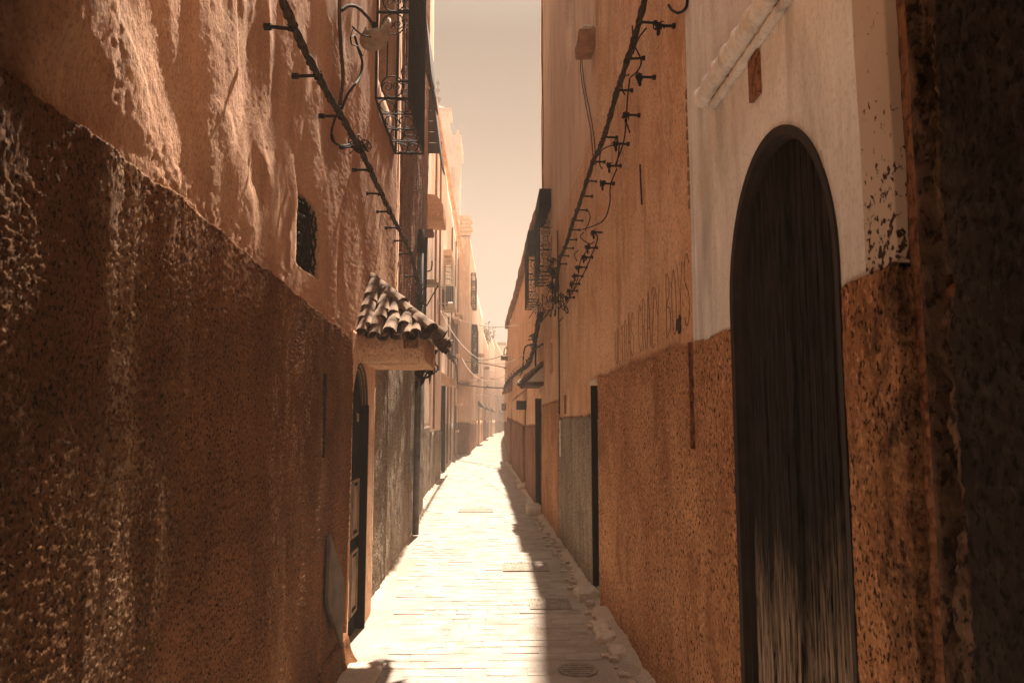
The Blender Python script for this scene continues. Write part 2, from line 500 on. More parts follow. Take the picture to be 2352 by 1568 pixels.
def sheet(name, parent, mat, side, plan, y0, y1, z0, z1, dy=None, dz=0.05, disp=None, ops=(), rim=0.45, jag=None, jagw=0.12, smooth=True, jagb=None):
    """one plastered wall face: a displaced grid with real openings and reveals. side -1 left, +1 right"""
    dy = dy or (lambda y: 0.06)
    dzf = dz if callable(dz) else (lambda z: dz)
    ys = grid_axis(y0, y1, dy, [v for o in ops if o['k'] == 'r' for v in (o['y0'], o['y1'])])
    zs = grid_axis(z0, z1, dzf, [v for o in ops for v in ((o['z0'], o['z1']) if o['k'] == 'r' else (o['z0'],))])
    Y, Z = np.meshgrid(ys, zs, indexing='ij'); Y = Y.copy(); Z = Z.copy()
    hy = np.gradient(ys)[:, None] * np.ones_like(Z); hz = np.gradient(zs)[None, :] * np.ones_like(Z)
    inside = np.zeros(Y.shape, bool)
    for o in ops:
        if o['k'] == 'a':
            e_ = 1e-4; cell = np.maximum(hy, hz)
            for it in range(3):
                f = sdf(o, Y, Z); gy = (sdf(o, Y + e_, Z) - f) / e_; gz = (sdf(o, Y, Z + e_) - f) / e_
                g2 = gy * gy + gz * gz + 1e-9
                if it == 0:
                    m_ = (np.abs(f) / np.sqrt(g2) < 0.55 * cell) & (Z > o['z0'] + 1e-4)
                Y = np.where(m_, Y - f * gy / g2, Y); Z = np.where(m_, Z - f * gz / g2, Z)
        inside |= sdf(o, Y, Z) < 1e-4
    if jag is not None:
        Z = Z + jag(Y) * sstep(z1 - jagw, z1, Z)
    if jagb is not None:
        Z = Z + jagb(Y) * sstep(z0 + jagw, z0, Z)
    X = plan(Y)
    if disp is not None: X = X - side * disp(Y, Z)
    n, m = Y.shape
    ins4 = inside[:-1, :-1] & inside[1:, :-1] & inside[1:, 1:] & inside[:-1, 1:]
    idx = np.arange(n * m).reshape(n, m)
    keep = ~ins4
    q = np.stack([idx[:-1, :-1], idx[1:, :-1], idx[1:, 1:], idx[:-1, 1:]], -1)[keep]
    if side > 0: q = q[:, ::-1]
    V = np.stack([X, Y, Z], -1).reshape(-1, 3)
    e = np.concatenate([q[:, [0, 1]], q[:, [1, 2]], q[:, [2, 3]], q[:, [3, 0]]])
    key = np.sort(e, 1); kk = key[:, 0].astype(np.int64) * (n * m) + key[:, 1]
    _, inv, cnt = np.unique(kk, return_inverse=True, return_counts=True)
    be = e[cnt[inv] == 1]
    V = V.tolist(); Fq = q.tolist(); new = {}
    insf = inside.reshape(-1)

    def back(v, d, tag):
        k = (v, tag)
        if k not in new:
            p = V[v]; x = float(plan(np.array(p[1]))) + side * d
            new[k] = len(V); V.append([x, p[1], p[2]])
        return new[k]
    for a, b_ in be.tolist():
        d = rim; tag = -1
        for i, o in enumerate(ops):
            my = (V[a][1] + V[b_][1]) / 2; mz = (V[a][2] + V[b_][2]) / 2
            if o['y0'] - .03 < my < o['y1'] + .03 and o['z0'] - .03 < mz < o['z1'] + .03 and insf[a] and insf[b_]:
                if not (abs(mz - z0) < 1e-3 or abs(mz - z1) < 1e-3): d = o['d']; tag = i
        Fq.append([b_, a, back(a, d, tag), back(b_, d, tag)])
    return mesh_obj(name, V, Fq, mat, parent, smooth)


def plan_of(*pts):
    ys = [p[1] for p in pts]; xs = [p[0] for p in pts]
    return lambda y: np.interp(y, ys, xs)


def core(parent, side, plan, y0, y1, top, mat, depth=3.5, back=0.40):
    xa = float(plan(y0)) + side * back; xb = float(plan(y1)) + side * back; D = side * depth
    m = MB().hexa([(xa, y0, -.02), (xa + D, y0, -.02), (xb + D, y1, -.02), (xb, y1, -.02), (xa, y0, top), (xa + D, y0, top), (xb + D, y1, top), (xb, y1, top)])
    return m.build('masonry', mat, parent)


# ================================================================== GROUND
gm = MB()
gy = np.concatenate([np.linspace(-8, 3.6, 8), np.linspace(3.8, 14, 120), np.linspace(14.5, 60, 60), np.linspace(65, 160, 12)])
gx = np.concatenate([np.linspace(-40, -2, 10), np.linspace(-1.6, 1.6, 40), np.linspace(2, 40, 10)])
GX, GY = np.meshgrid(gx, gy, indexing='ij')
GZ = 0.0045 * fbm(GX * 2.2, GY * 2.2, 4, P3) * (np.abs(GX) < 1.7) + 0.0010
Vg = np.stack([GX, GY, GZ], -1).reshape(-1, 3)
ii = np.arange(GX.size).reshape(GX.shape)
Fg = np.stack([ii[:-1, :-1], ii[1:, :-1], ii[1:, 1:], ii[:-1, 1:]], -1).reshape(-1, 4).tolist()
street = mesh_obj('street', Vg.tolist(), Fg, M['ground'], None, True, base=(0, 0, 0))
props(street, kind='structure')


def paver_mesh(w_, d_, seed):
    r = random.Random(seed); h = 0.008; b = 0.003
    j = lambda a: r.uniform(-a, a)
    t = [(-w_ / 2, -d_ / 2), (w_ / 2, -d_ / 2), (w_ / 2, d_ / 2), (-w_ / 2, d_ / 2)]
    t = [(x + j(.007), y + j(.005)) for x, y in t]
    tz = [j(.0025) for _ in t]
    V = [(x, y, -.03) for x, y in t] + [(x, y, h * .5 - b) for x, y in t] + [(x * (1 - 2 * b / w_), y * (1 - 2 * b / d_), h * .5 + z) for (x, y), z in zip(t, tz)]
    Fc = []
    for k in range(4):
        l = (k + 1) % 4
        Fc += [(k, l, l + 4, k + 4), (k + 4, l + 4, l + 8, k + 8)]
    Fc.append((8, 9, 10, 11))
    return V, Fc


PAV_W, PAV_D = 0.262, 0.150
variants = []
for s_ in range(10):
    V, Fc = paver_mesh(PAV_W - .005, PAV_D - .005, s_)
    me = bpy.data.meshes.new('paving_stone'); me.from_pydata(V, [], Fc); me.materials.append(M['paver']); me.update()
    variants.append((me, V, Fc))
count = 0; rest = MB(); row = 0; y = 4.02; rp_ = random.Random(3)
while y < 30:
    off = (row % 2) * PAV_W / 2 + rp_.uniform(-.03, .03)
    wl = float(np.interp(y, [5.4, 10.3, 13.3, 13.5, 29, 35], [-.93, -1.02, -1.1, -1.3, -1.4, -1.5])); wr = float(np.interp(y, [4.5, 12.6, 29], [.80, .74, .52]))
    x = -1.2 + off - .3
    while x < wr:
        if wl < x - PAV_W / 2 and x + PAV_W / 2 < wr + .05:
            k = rp_.randrange(10); zz = -0.0005 + rp_.uniform(-.0015, .002); rz = rp_.uniform(-.02, .02)
            skip = ((x - 0.55) ** 2 + (y - 4.93) ** 2 < .17 ** 2) or (.12 < x < .62 and 8.05 < y < 8.55) or (.32 < x < .70 and 6.45 < y < 6.85)
            if not skip:
                if count < 296:
                    o = bpy.data.objects.new('paving_stone', variants[k][0]); C.objects.link(o)
                    o.parent = street; o.location = (x, y, zz); o.rotation_euler = (rp_.uniform(-.012, .012), rp_.uniform(-.012, .012), rz); count += 1
                else:
                    rest.add([(vx + x, vy + y, vz + zz) for vx, vy, vz in variants[k][1]], variants[k][2])
        x += PAV_W
    y += PAV_D; row += 1
o = rest.build('distant_paving_stones', M['paver'], street); props(o, kind='stuff')


def grate(name, label, cx, cy, w_, d_, bars, cat='drain cover', grp=None):
    t = thing(name, label, cat, (cx, cy, 0), grp)
    m = MB()
    fr = .018
    m.box(cx - w_ / 2, cx + w_ / 2, cy - d_ / 2, cy - d_ / 2 + fr, -.02, .012)
    m.box(cx - w_ / 2, cx + w_ / 2, cy + d_ / 2 - fr, cy + d_ / 2, -.02, .012)
    m.box(cx - w_ / 2, cx - w_ / 2 + fr, cy - d_ / 2 + fr, cy + d_ / 2 - fr, -.02, .012)
    m.box(cx + w_ / 2 - fr, cx + w_ / 2, cy - d_ / 2 + fr, cy + d_ / 2 - fr, -.02, .012)
    m.build('frame', M['grate'], t)
    m = MB(); m.box(cx - w_ / 2 + fr, cx + w_ / 2 - fr, cy - d_ / 2 + fr, cy + d_ / 2 - fr, -.02, .0075)
    m.build('plate', M['grate'], t)
    for i in range(bars):
        xx = cx - w_ / 2 + fr + (w_ - 2 * fr) * (i + .5) / bars; ww = (w_ - 2 * fr) / bars * .28
        MB().box(xx - ww, xx + ww, cy - d_ / 2 + fr + .004, cy + d_ / 2 - fr - .004, -.01, .0125).build('bar', M['grate'], t)
    return t


grate('drain_cover', 'long slatted drain cover half in the shade strip of the alley floor', .37, 8.30, .50, .44, 12)
grate('drain_cover', 'small ribbed drain cover in the shade beside the pale stones', .51, 6.65, .36, .36, 9)
grate('drain_cover', 'wide perforated drain cover in the bright middle of the alley', -.28, 13.4, .62, .5, 14)
# round manhole cover, bottom right
t = thing('manhole_cover', 'round patterned manhole cover at the edge of the shade', 'manhole cover', (.555, 4.93, 0))
m = MB(); m.tube([(.555, 4.93, -.01), (.555, 4.93, .012)], .118, 28); m.build('disc', M['grate'], t)
m = MB(); m.tube([(.555 + .122 * math.cos(a), 4.93 + .122 * math.sin(a), .010) for a in np.linspace(0, 2 * math.pi, 32, endpoint=False)], .007, 5, True); m.build('rim', M['grate'], t)
for i in range(5):
    yy = 4.93 - .08 + i * .04; hw = math.sqrt(.105 ** 2 - (yy - 4.93) ** 2)
    m = MB(); m.tube([(.555 - hw + 2 * hw * k / 8, yy + .007 * math.sin(k * 1.9 + i), .014) for k in range(9)], .004, 5); m.build('ridge', M['grate'], t)

# mortar footings where the walls meet the floor
def footing(side, pts, wid, name):
    V = []; Fc = []; n = 0; K = 7
    ys = steps(pts[0][1], pts[-1][1], lambda y: .03 + .006 * y)
    pl = plan_of(*pts)
    for i, y in enumerate(ys):
        x = float(pl(y)); ww = wid * (1.0 + 1.3 * float(fbm(y * 1.7, 3.3 + side, 3, P2))) * (1 if y < 14 else .8)
        ww = max(.03, ww); hh = .05 + .07 * abs(float(fbm(y * 2.1, 9.1, 3, P4)))
        for k in range(K):
            u = k / (K - 1)
            zz = hh * (1 - u) ** 1.8 + .022 * (1 - u) + .012 * float(fbm(y * 9, u * 4 + side * 7, 3, P1)) - (.03 if k == K - 1 else 0)
            V.append((x + side * .05 - side * (ww + .05) * u, y + .02 * float(fbm(y * 6, u * 5, 2, P3)), zz))
    for i in range(len(ys) - 1):
        for k in range(K - 1):
            a = i * K + k; Fc.append((a, a + 1, a + K + 1, a + K) if side < 0 else (a, a + K, a + K + 1, a + 1))
    o = mesh_obj(name, V, Fc, M['footing'], None, True); props(o, kind='structure')


footing(1, [(1.0, 1.0), (.99, 3.6), (.97, 6.5), (.93, 10.1), (.87, 12.6), (.78, 16.8), (.60, 29)], .13, 'right_footing')
footing(-1, [(-1.05, 6.35), (-1.12, 10.3), (-1.16, 13.2)], .06, 'left_footing')
footing(-1, [(-1.36, 13.3), (-1.44, 19), (-1.54, 29), (-1.62, 35)], .09, 'far_left_footing')
footing(-1, [(-1.0, 1.0), (-1.0, 5.38)], .05, 'near_left_footing')

# pale stones bedded against the right wall
for lab, (cx, cy, sx_, sy_, sz_), rz in (
        ('large pale boulder-like stone lump at the foot of the grey wall', (.87, 6.95, .20, .30, .065), 3),
        ('long pale stone block lying along the foot of the rust wall', (.84, 5.75, .13, .46, .05), 5),
        ('short pale stone at the near end of the stone row by the rust wall', (.87, 5.28, .12, .22, .045), 8)):
    m = MB(); m.rough(cx - sx_ / 2, cx + sx_ / 2, cy - sy_ / 2, cy + sy_ / 2, -.03, sz_, .022, .030, 9, rnd=.022)
    o = m.build('kerb_stone', M['stone'], None, False); props(o, lab, 'stone')
rk = random.Random(41)
m = MB()
for k in range(70):
    yy = 4.5 + 8.3 * (k + rk.random()) / 70; xx = .90 - .012 * (yy - 4.5) - rk.random() ** 2 * .14; sz = rk.uniform(.012, .042)
    m.rough(xx - sz, xx + sz, yy - sz * rk.uniform(.8, 1.8), yy + sz, -.01, sz * rk.uniform(.6, 1.1), max(.012, sz * .7), .008, 20, rnd=sz * .3)
o = m.build('kerb_rubble', M['footing'], None, False); props(o, 'crumbled mortar and small stones strewn along the foot of the right wall', 'rubble', kind='stuff')
# door step on the right further on
m = MB(); m.rough(.60, .86, 12.75, 13.55, -.02, .13, .04, .008, 5, rnd=.02)
o = m.build('doorstep', M['stone'], None, True); props(o, 'pale stone doorstep under the tall black doorway on the right', 'step')
m = MB(); m.rough(.60, .80, 17.3, 17.9, -.02, .10, .05, .01, 5, rnd=.02)
o = m.build('doorstep', M['stone'], None, True); props(o, 'small pale stone step further down the right wall, under the little canopy', 'step')

# ================================================================== LEFT HOUSES
dyn = lambda y: 0.0035 + 0.0022 * y * y * .55          # grid finer close to the camera


def lump(Y, Z):
    return 0.0


PA = plan_of((-1.0, -6), (-1.0, 7.6))


def disp_dado_left(Y, Z):
    g = .0062 * fbm(Y * 95, Z * 100, 2, P1, .5) + .0050 * fbm(Y * 44 + 4, Z * 50, 2, P2, .5)
    big = .016 * fbm(Y * 1.5, Z * .55 + 3, 3, P3, .45) + .011 * fbm(Y * 3.4, Z * .9, 3, P4, .55)
    stepn = .014 * (1 - sstep(1.86 + .05 * fbm(Z * 2.5, Z * 0 + 1, 2, P2), 1.96 + .05 * fbm(Z * 2.5, Z * 0 + 1, 2, P2), Y))
    bulge = .020 * np.exp(-((Y - 3.35) / .35) ** 2) * sstep(1.7, .6, Z)
    return .038 + g + big + stepn + bulge + .014 * sstep(2.12, 2.22, Z) * 0


DJAG = lambda y: np.interp(y, [1.4, 2.3, 3.5, 5.4], [.10, .10, .05, -.04]) + .02 * fbm(y * 5, y * 0 + 2, 4, P2)


def disp_upper_left(Y, Z):
    r = (Z - 2.2)
    # trowelled, sagging earth plaster: broad overlapping patches, some with a crisp lip
    a = fbm(Y * 1.5 + .7 * Z, Z * .8, 3, P2, .45)
    b = fbm(Y * 1.3 - .6 * Z + 3, Z * 1.1 + 7, 3, P3, .45)
    c = fbm(Y * 2.4 + .2 * Z + 11, Z * 1.3 + 2, 2, P4, .5)
    lip = sstep(-.08, .05, a + .25 * c) * .010 + sstep(-.01, .09, b + .2 * c) * .008
    dr = np.clip((a * .026 + b * .025 + lip * .7 + .006 * c) * (.25 + .75 * sstep(.02, .40, r)), -.05, .02 + .03 * sstep(.1, .5, r))
    fade = 1 - .7 * sstep(3.6, 5.0, Y)
    fold = .0025 * fbm(Y * 4.5 + 2.2 * Z, Z * 2.0, 3, P4, .5)
    small = .0016 * fbm(Y * 22, Z * 18, 3, P1) + .0030 * fbm(Y * 55, Z * 50, 2, P3)
    rough_zone = (.010 * fbm(Y * 32, Z * 32, 3, P1, .6) + .006) * sstep(.42, .0, r) * sstep(4.6, 2.4, Y)
    stepn = .020 * (1 - sstep(1.83, 1.90, Y)) + .028 * (sstep(1.60, 1.62, Y) - 1)
    tilt = -.030 * (np.clip(Y, 1.9, 4.1) - 1.9) + .050 * (np.clip(Y, 4.1, 5.4) - 4.1)
    rough2 = .008 * fbm(Y * 30, Z * 30, 3, P2, .6) * ((Y < 1.60) | ((Y > 1.80) & (Y < 1.92)))
    pit = -.03 * np.exp(-(((Y - 4.9) / .05) ** 2 + ((Z - 2.62) / .16) ** 2))
    d = (dr + fold) * fade + small + rough_zone + stepn + rough2 + pit + tilt
    r2 = r - DJAG(Y)
    return np.minimum(d, .002 + .004 * fbm(Y * 30, Z * 30, 2, P1) + .09 * sstep(.05, .45, r2))


LA = thing('house', 'near left house, brown roughcast below and lumpy sunlit orange plaster above', 'house', (-1.0, 3.0, 0))
core(LA, -1, PA, -6.0, 7.6, 7.5, M['ochre'], back=.42)
slot = op_rect(4.36, 4.50, 1.38, 1.88, .07)
doorL = op_arch(5.31, 5.97, -.02, 1.70, 2.04, .06, 2.0)
sheet('dado', LA, M['dado_left'], -1, plan_of((-1.028, -6), (-1.028, 7)), -1.0, 5.27, -.02, 2.20, lambda y: .0038 + .0010 * y * y if y > 1.25 else .05, .0052, disp_dado_left, [slot],
      jag=DJAG, rim=.42)
MB().box(-1.16, -1.075, 4.34, 4.52, 1.36, 1.9).build('slot_back', M['soot'], LA)
MB().box(-1.08, -.998, 4.475, 4.505, 1.375, 1.885).build('slot_side', M['soot'], LA)  # dark back and side put the groove's shade into their colour
winL = op_arch(3.93, 4.44, 2.44, 2.68, 2.87, .11, 2.6)
bayw = op_rect(6.2, 7.05, 4.55, 6.3, .22)
sheet('wall', LA, M['ochre_near'], -1, PA, -1.0, 7.60, 2.16, 7.5, lambda y: .007 + .0011 * y * y if y > 1.2 else .06, lambda z: .011 if z < 4.2 else .08, disp_upper_left, [winL, bayw], rim=.42)
# door surround and grey foot of the wall beyond it
sheet('door_surround', LA, M['ochre'], -1, plan_of((-1.0, 5.2), (-1.02, 6.5)), 5.25, 6.42, -.02, 2.24, lambda y: .02, .02,
      lambda Y, Z: .004 * fbm(Y * 8, Z * 6, 3, P2) + .012, [doorL], rim=.40)
sheet('grey_dado', LA, M['dado_gray'], -1, plan_of((-1.05, 6.4), (-1.07, 7.6)), 6.40, 7.6, -.02, 2.2, lambda y: .03, .02,
      lambda Y, Z: .010 * fbm(Y * 14, Z * 9, 4, P3) + .012 * fbm(Y * 2, Z * 2, 2, P1), [], rim=.37)

# left arched door: leaf with panels, arched head
dl = MB().box(-1.20, -1.052, 5.26, 6.02, -.01, 2.1).build('door', M['black'], LA)
for z0_, z1_ in ((.15, .62), (.72, 1.15)):
    for y0_, y1_ in ((5.36, 5.62), (5.68, 5.93)):
        mm = MB(); f_ = .02
        mm.box(-1.050, -1.038, y0_, y1_, z0_, z0_ + f_); mm.box(-1.050, -1.038, y0_, y1_, z1_ - f_, z1_)
        mm.box(-1.050, -1.038, y0_, y0_ + f_, z0_ + f_, z1_ - f_); mm.box(-1.050, -1.038, y1_ - f_, y1_, z0_ + f_, z1_ - f_)
        mm.box(-1.050, -1.044, y0_ + .05, y1_ - .05, z0_ + .05, z1_ - .05)
        mm.build('door_panel', M['wood'], dl)
mm = MB()
for rr_, xx in ((.325, -1.0), (.305, -1.02), (.285, -1.04)):
    mm.tube([(xx, 5.64 + rr_ * math.cos(a), 1.70 + (rr_ - .0) * math.sin(a)) for a in np.linspace(0.05, math.pi - .05, 18)], .010, 5)
mm.build('arch_moulding', M['wood_dark'], LA)
MB().tube([(-1.065, 5.8, 1.65), (-1.04, 5.8, 1.65), (-1.04, 5.8, 1.59)], .008, 5).build('handle', M['wire'], dl)
mm = MB()
for i in range(5):
    a0 = (0, .06 + .015 * i)
    mm.tube([(-1.045, 5.70 + .02 * math.sin(q * 1.3 + i), 1.30 - .018 * i - .12 * math.sin(q / 3) ** 2 + .004 * q) for q in range(10)], .006, 5)
mm.build('scroll_ironwork', M['iron'], dl)

MB().box(-1.05, -.985, 5.955, 5.985, -.01, 1.72).build('door_frame', M['black'], LA)
# barred window in the left house: dark pane, woven bars
wl_ = MB().box(-1.16, -1.105, 3.90, 4.47, 2.40, 2.90).build('window', M['dark'], LA)
for i in range(7):
    yy = 3.985 + i * .0667
    top = 2.68 + .18 * max(0, 1 - (abs(yy - 4.185) / .235) ** 2.6) ** (1 / 2.6) - .01
    MB().tube([(-1.068 + .008 * math.sin(k * 2.1 + i * 1.6), yy, 2.465 + (top - 2.465) * k / 9) for k in range(10)], .0065, 5).build('window_bar', M['iron'], wl_)
for i in range(6):
    zz = 2.50 + i * .060
    MB().tube([(-1.068 - .008 * math.sin(k * 2.1 + i * 1.3), 3.96 + .45 * k / 9, zz + .004 * math.sin(k)) for k in range(10)], .0055, 5).build('window_bar', M['iron'], wl_)

# flared foot of the left wall corner
def flare(x, y, z):
    u = max(0, 1 - z / .18); return (x + .06 * u ** 3.0 * (1 if x > -1.0 else 0), y + .05 * u ** 2 * (y - 4.9), z)


m = MB(); m.rough(-1.06, -.955, 4.45, 5.20, -.02, .18, .022, .012, 6, rnd=.03, fn=flare)
o = m.build('wall_foot', M['dado_left'], LA, True); o['label'] = 'rounded mortar foot at the corner by the door'
m = MB(); m.rough(-.99, -.70, 4.35, 5.05, -.02, .035, .03, .010, 5, rnd=.015)
o = m.build('mortar_skirt', M['footing'], LA, True)
# loose board
m = MB(); P = [(-.975, 4.62, .42), (-.935, 4.62, .42)]
ya, yb = 4.52, 4.86
m.hexa([(-.985, ya + .02, .52), (-.93, yb - .10, .20), (-.915, yb - .10, .20), (-.965, ya + .02, .52),
        (-.99, ya + .06, .92), (-.95, yb, .60), (-.935, yb, .60), (-.97, ya + .06, .92)])
o = m.build('broken_board', M['board'], None); props(o, 'broken grey board leaning against the foot of the brown left wall', 'board')

# canopy with clay tiles over the left door
cn = thing('tiled_canopy', 'small clay-tiled canopy on a thick orange slab over the left doorway', 'canopy', (-.9, 6.2, 2.05))
YF, YB, XO = 5.50, 6.55, -.51
def belly(x, y, z):
    if z < 2.13:
        u = (2.13 - z) / .10
        y = YF + (y - YF) * (1) + (.07 * u if y < YF + .3 else 0)
        x = x - .03 * u if x > -.5 else x
    return (x, y, z)
m = MB(); m.rough(-1.02, XO, YF, YB, 2.04, 2.245, .022, .010, 7, rnd=.006, fn=belly)
m.build('slab', M['canopy'], cn, True)
m = MB(); m.rough(-.66, -.55, 5.487, 5.50, 2.13, 2.23, .014, .010, 14, rnd=.006); m.build('patch', M['brown'], cn, True)


def tile_mesh(L, r0, r1, th=.011, seg=7, up=True):
    """half-round clay tile lying along +x, from x=0 (high end) to x=L (low end)"""
    V = []; Fc = []
    for (xx, r) in ((0, r0), (L * .5, (r0 + r1) / 2), (L, r1)):
        for rr in (r, r - th):
            for k in range(seg + 1):
                a = math.pi * k / seg
                V.append((xx, rr * math.cos(a), rr * math.sin(a) * (1 if up else -1)))
    S = seg + 1
    for i in range(2):
        for k in range(seg):
            o_ = i * 2 * S; n_ = (i + 1) * 2 * S
            Fc.append((o_ + k, o_ + k + 1, n_ + k + 1, n_ + k)); Fc.append((o_ + S + k + 1, o_ + S + k, n_ + S + k, n_ + S + k + 1))
        o_ = i * 2 * S; n_ = (i + 1) * 2 * S
        for k in (0, seg): Fc.append((o_ + k, n_ + k, n_ + S + k, o_ + S + k))
    for b_ in (0, 2 * 2 * S):
        for k in range(seg): Fc.append((b_ + k, b_ + S + k, b_ + S + k + 1, b_ + k + 1))
    return V, Fc


tme = []
for up in (True, False):
    V, Fc = tile_mesh(.26, .058, .070, up=up)
    me = bpy.data.meshes.new('roof_tile'); me.from_pydata(V, [], Fc); me.materials.append(M['tile']); me.update()
    me.polygons.foreach_set('use_smooth', [True] * len(me.polygons)); tme.append(me)
rt_ = random.Random(11)


def put_tile(parent, p, direc, cover=True, sc=1.0, jit=.11):
    d = Vector(direc).normalized(); yv = Vector((0, 0, 1)).cross(d).normalized(); zv = d.cross(yv)
    from mathutils import Matrix
    Mx = Matrix((d, yv, zv)).transposed().to_4x4()
    o = bpy.data.objects.new('roof_tile', tme[0 if cover else 1]); C.objects.link(o); o.parent = parent
    Rj = Matrix.Rotation(rt_.uniform(-jit, jit), 4, 'Z') @ Matrix.Rotation(rt_.uniform(-jit, jit) * .6, 4, 'Y')
    s_ = sc * rt_.uniform(.90, 1.08); p = Vector(p) + Vector((rt_.uniform(-.008, .008), rt_.uniform(-.008, .008), rt_.uniform(-.006, .010)))
    o.matrix_local = Matrix.Translation(Vector(p) - root_loc(parent)) @ Mx @ Rj @ Matrix.Scale(s_, 4)
    return o


# hipped roof: wall line at x=-1, apex height at wall; long face falls to +x, near face falls to -y
def roof(parent, XW, XO_, Y0, Y1, ze, za, hip, pitch=.135, side=-1, sc=1.0, step=.17, bed=True):
    slopeX = (XO_ - XW); nrow = max(1, int(round((Y1 - Y0) / pitch)))
    for i in range(nrow):
        yy = Y0 + (i + .5) * (Y1 - Y0) / nrow
        # how high this row begins: clipped by the hip line near the camera
        f = min(1.0, (yy - Y0) / hip) if hip > 0 else 1.0
        top = Vector((XO_ - slopeX * f, yy, ze + (za - ze) * f)); low = Vector((XO_ - side * .03, yy, ze))
        d = low - top; L = d.length; n_ = max(1, int(round(L / (step * sc))))
        for k in range(n_):
            p = top + d * (k / n_)
            put_tile(parent, p + Vector((0, 0, .035)), d, True, sc)
            put_tile(parent, p + Vector((0, (Y1 - Y0) / nrow / 2, .035)), d, False, sc)
    if hip > 0:
        m_ = max(2, int(round(abs(slopeX) / pitch)))
        for i in range(m_):
            xx = XO_ - slopeX * (i + .5) / m_; f = (i + .5) / m_
            top = Vector((xx, Y0 + hip * f, ze + (za - ze) * f)); low = Vector((xx, Y0 - .03, ze)); d = low - top
            n_ = max(1, int(round(d.length / (step * sc))))
            for k in range(n_):
                p = top + d * (k / n_)
                put_tile(parent, p + Vector((0, 0, .035)), d, True, sc)
                put_tile(parent, p + Vector((slopeX / m_ / 2, 0, .035)), d, False, sc)
        a = Vector((XW, Y0 + hip, za + .05)); b_ = Vector((XO_, Y0, ze + .05)); d = b_ - a; n_ = int(round(d.length / step))
        for k in range(n_): put_tile(parent, a + d * (k / n_), d, True, sc * 1.05)
    m = MB()
    if hip > 0:
        m.add([(XO_, Y0, ze - .0), (XO_, Y1, ze), (XW, Y1, ze), (XW, Y0, ze), (XW, Y0 + hip, za), (XW, Y1, za)],
              [(0, 1, 5, 4), (0, 4, 3), (0, 3, 2, 1), (1, 2, 5), (2, 3, 4, 5)])
    else:
        m.add([(XO_, Y0, ze), (XO_, Y1, ze), (XW, Y1, ze), (XW, Y0, ze), (XW, Y0, za), (XW, Y1, za)],
              [(0, 1, 5, 4), (0, 4, 3), (0, 3, 2, 1), (1, 2, 5), (2, 3, 4, 5)])
    m.build('roof_bed', M['footing'], parent)


roof(cn, -1.0, XO + .02, YF + .03, YB - .02, 2.25, 2.72, .46, .105, -1, .76, .14)

# ---- house B: weathered brown wall
PB = plan_of((-1.06, 7.6), (-1.12, 10.4), (-1.20, 13.2))
LB = thing('house', 'tall left house with dark weathered brown stripes and a grey foot, behind the tiled canopy', 'house', (-1.15, 10.4, 0))
core(LB, -1, PB, 7.6, 13.2, 10.5, M['brown'], back=.38)
sheet('grey_dado', LB, M['dado_gray'], -1, PB, 7.6, 13.2, -.02, 2.9, lambda y: .05, .03,
      lambda Y, Z: .012 * fbm(Y * 10, Z * 6, 4, P3) + .012 * fbm(Y * 2, Z * 2, 2, P1) - .03 * (np.abs(Y - 10.9) < .08), [], rim=.4)
sheet('wall', LB, M['brown'], -1, PB, 7.6, 13.2, 2.88, 10.5, lambda y: .05, .05,
      lambda Y, Z: .02 + .03 * fbm(Y * 5, Z * .5, 4, P3) + .012 * fbm(Y * 14, Z * 6, 3, P1), [], rim=.4)
# lighter corner strip where the orange plaster laps over
MB().rough(-1.10, -1.005, 7.62, 7.80, 2.3, 7.4, .09, .008, 3).build('corner_strip', M['ochre'], LB, True)


def awning(label, side, XW, XO_, Y0, Y1, zt, zb, tx=.0, n=7, mat='wood_dark', parent_cat='awning', name='window_awning'):
    t = thing(name, label, parent_cat, (XW, Y0, zb))
    # planked slope with closed near side
    for i in range(n):
        a, b_ = Y0 + (Y1 - Y0) * i / n, Y0 + (Y1 - Y0) * (i + .93) / n
        dz_ = random.uniform(-.05, .03)
        MB().hexa([(XW, a, zt - .03), (XO_, a, zb + dz_), (XO_, b_, zb + dz_), (XW, b_, zt - .03),
                   (XW + tx * -side, a, zt + .02), (XO_ - side * .02, a, zb + .05 + dz_), (XO_ - side * .02, b_, zb + .05 + dz_), (XW + tx * -side, b_, zt + .02)]).build('plank', M[mat], t)
    for i in range(6):
        f0, f1 = i / 6, (i + .95) / 6
        z0_, z1_ = zb + (zt - zb) * f0, zb + (zt - zb) * f1
        x0_ = XO_ + (XW - side * tx - XO_) * f0; x1_ = XO_ + (XW - side * tx - XO_) * f1
        MB().hexa([(XW, Y0 - .02, z0_), (x0_, Y0 - .02, z0_), (x0_, Y0 - .004, z0_), (XW, Y0 - .004, z0_),
                   (XW, Y0 - .02, z1_), (x1_, Y0 - .02, z1_), (x1_, Y0 - .004, z1_), (XW, Y0 - .004, z1_)]).build('side_board', M[mat], t)
    return t


awning('upper dark wooden window awning high on the brown left house', -1, -1.13, -.905, 10.2, 11.6, 7.40, 6.55, .16)
awning('lower dark corrugated window awning with a ragged lower edge on the brown left house', -1, -1.2, -.965, 13.0, 14.3, 7.62, 6.40, .10)
t = thing('window_hood', 'small orange plastered window hood below the two dark awnings', 'hood', (-1.25, 13.6, 5.4))
MB().rough(-1.45, -.93, 13.6, 14.6, 5.40, 5.62, .07, .008, 4, rnd=.01).build('slab', M['ochre'], t)
MB().hexa([(-1.45, 13.6, 5.62), (-.93, 13.6, 5.62), (-.93, 14.6, 5.62), (-1.45, 14.6, 5.62), (-1.45, 13.6, 5.86), (-1.05, 13.6, 5.82), (-1.05, 14.6, 5.82), (-1.45, 14.6, 5.86)]).build('sloped_top', M['ochre'], t)


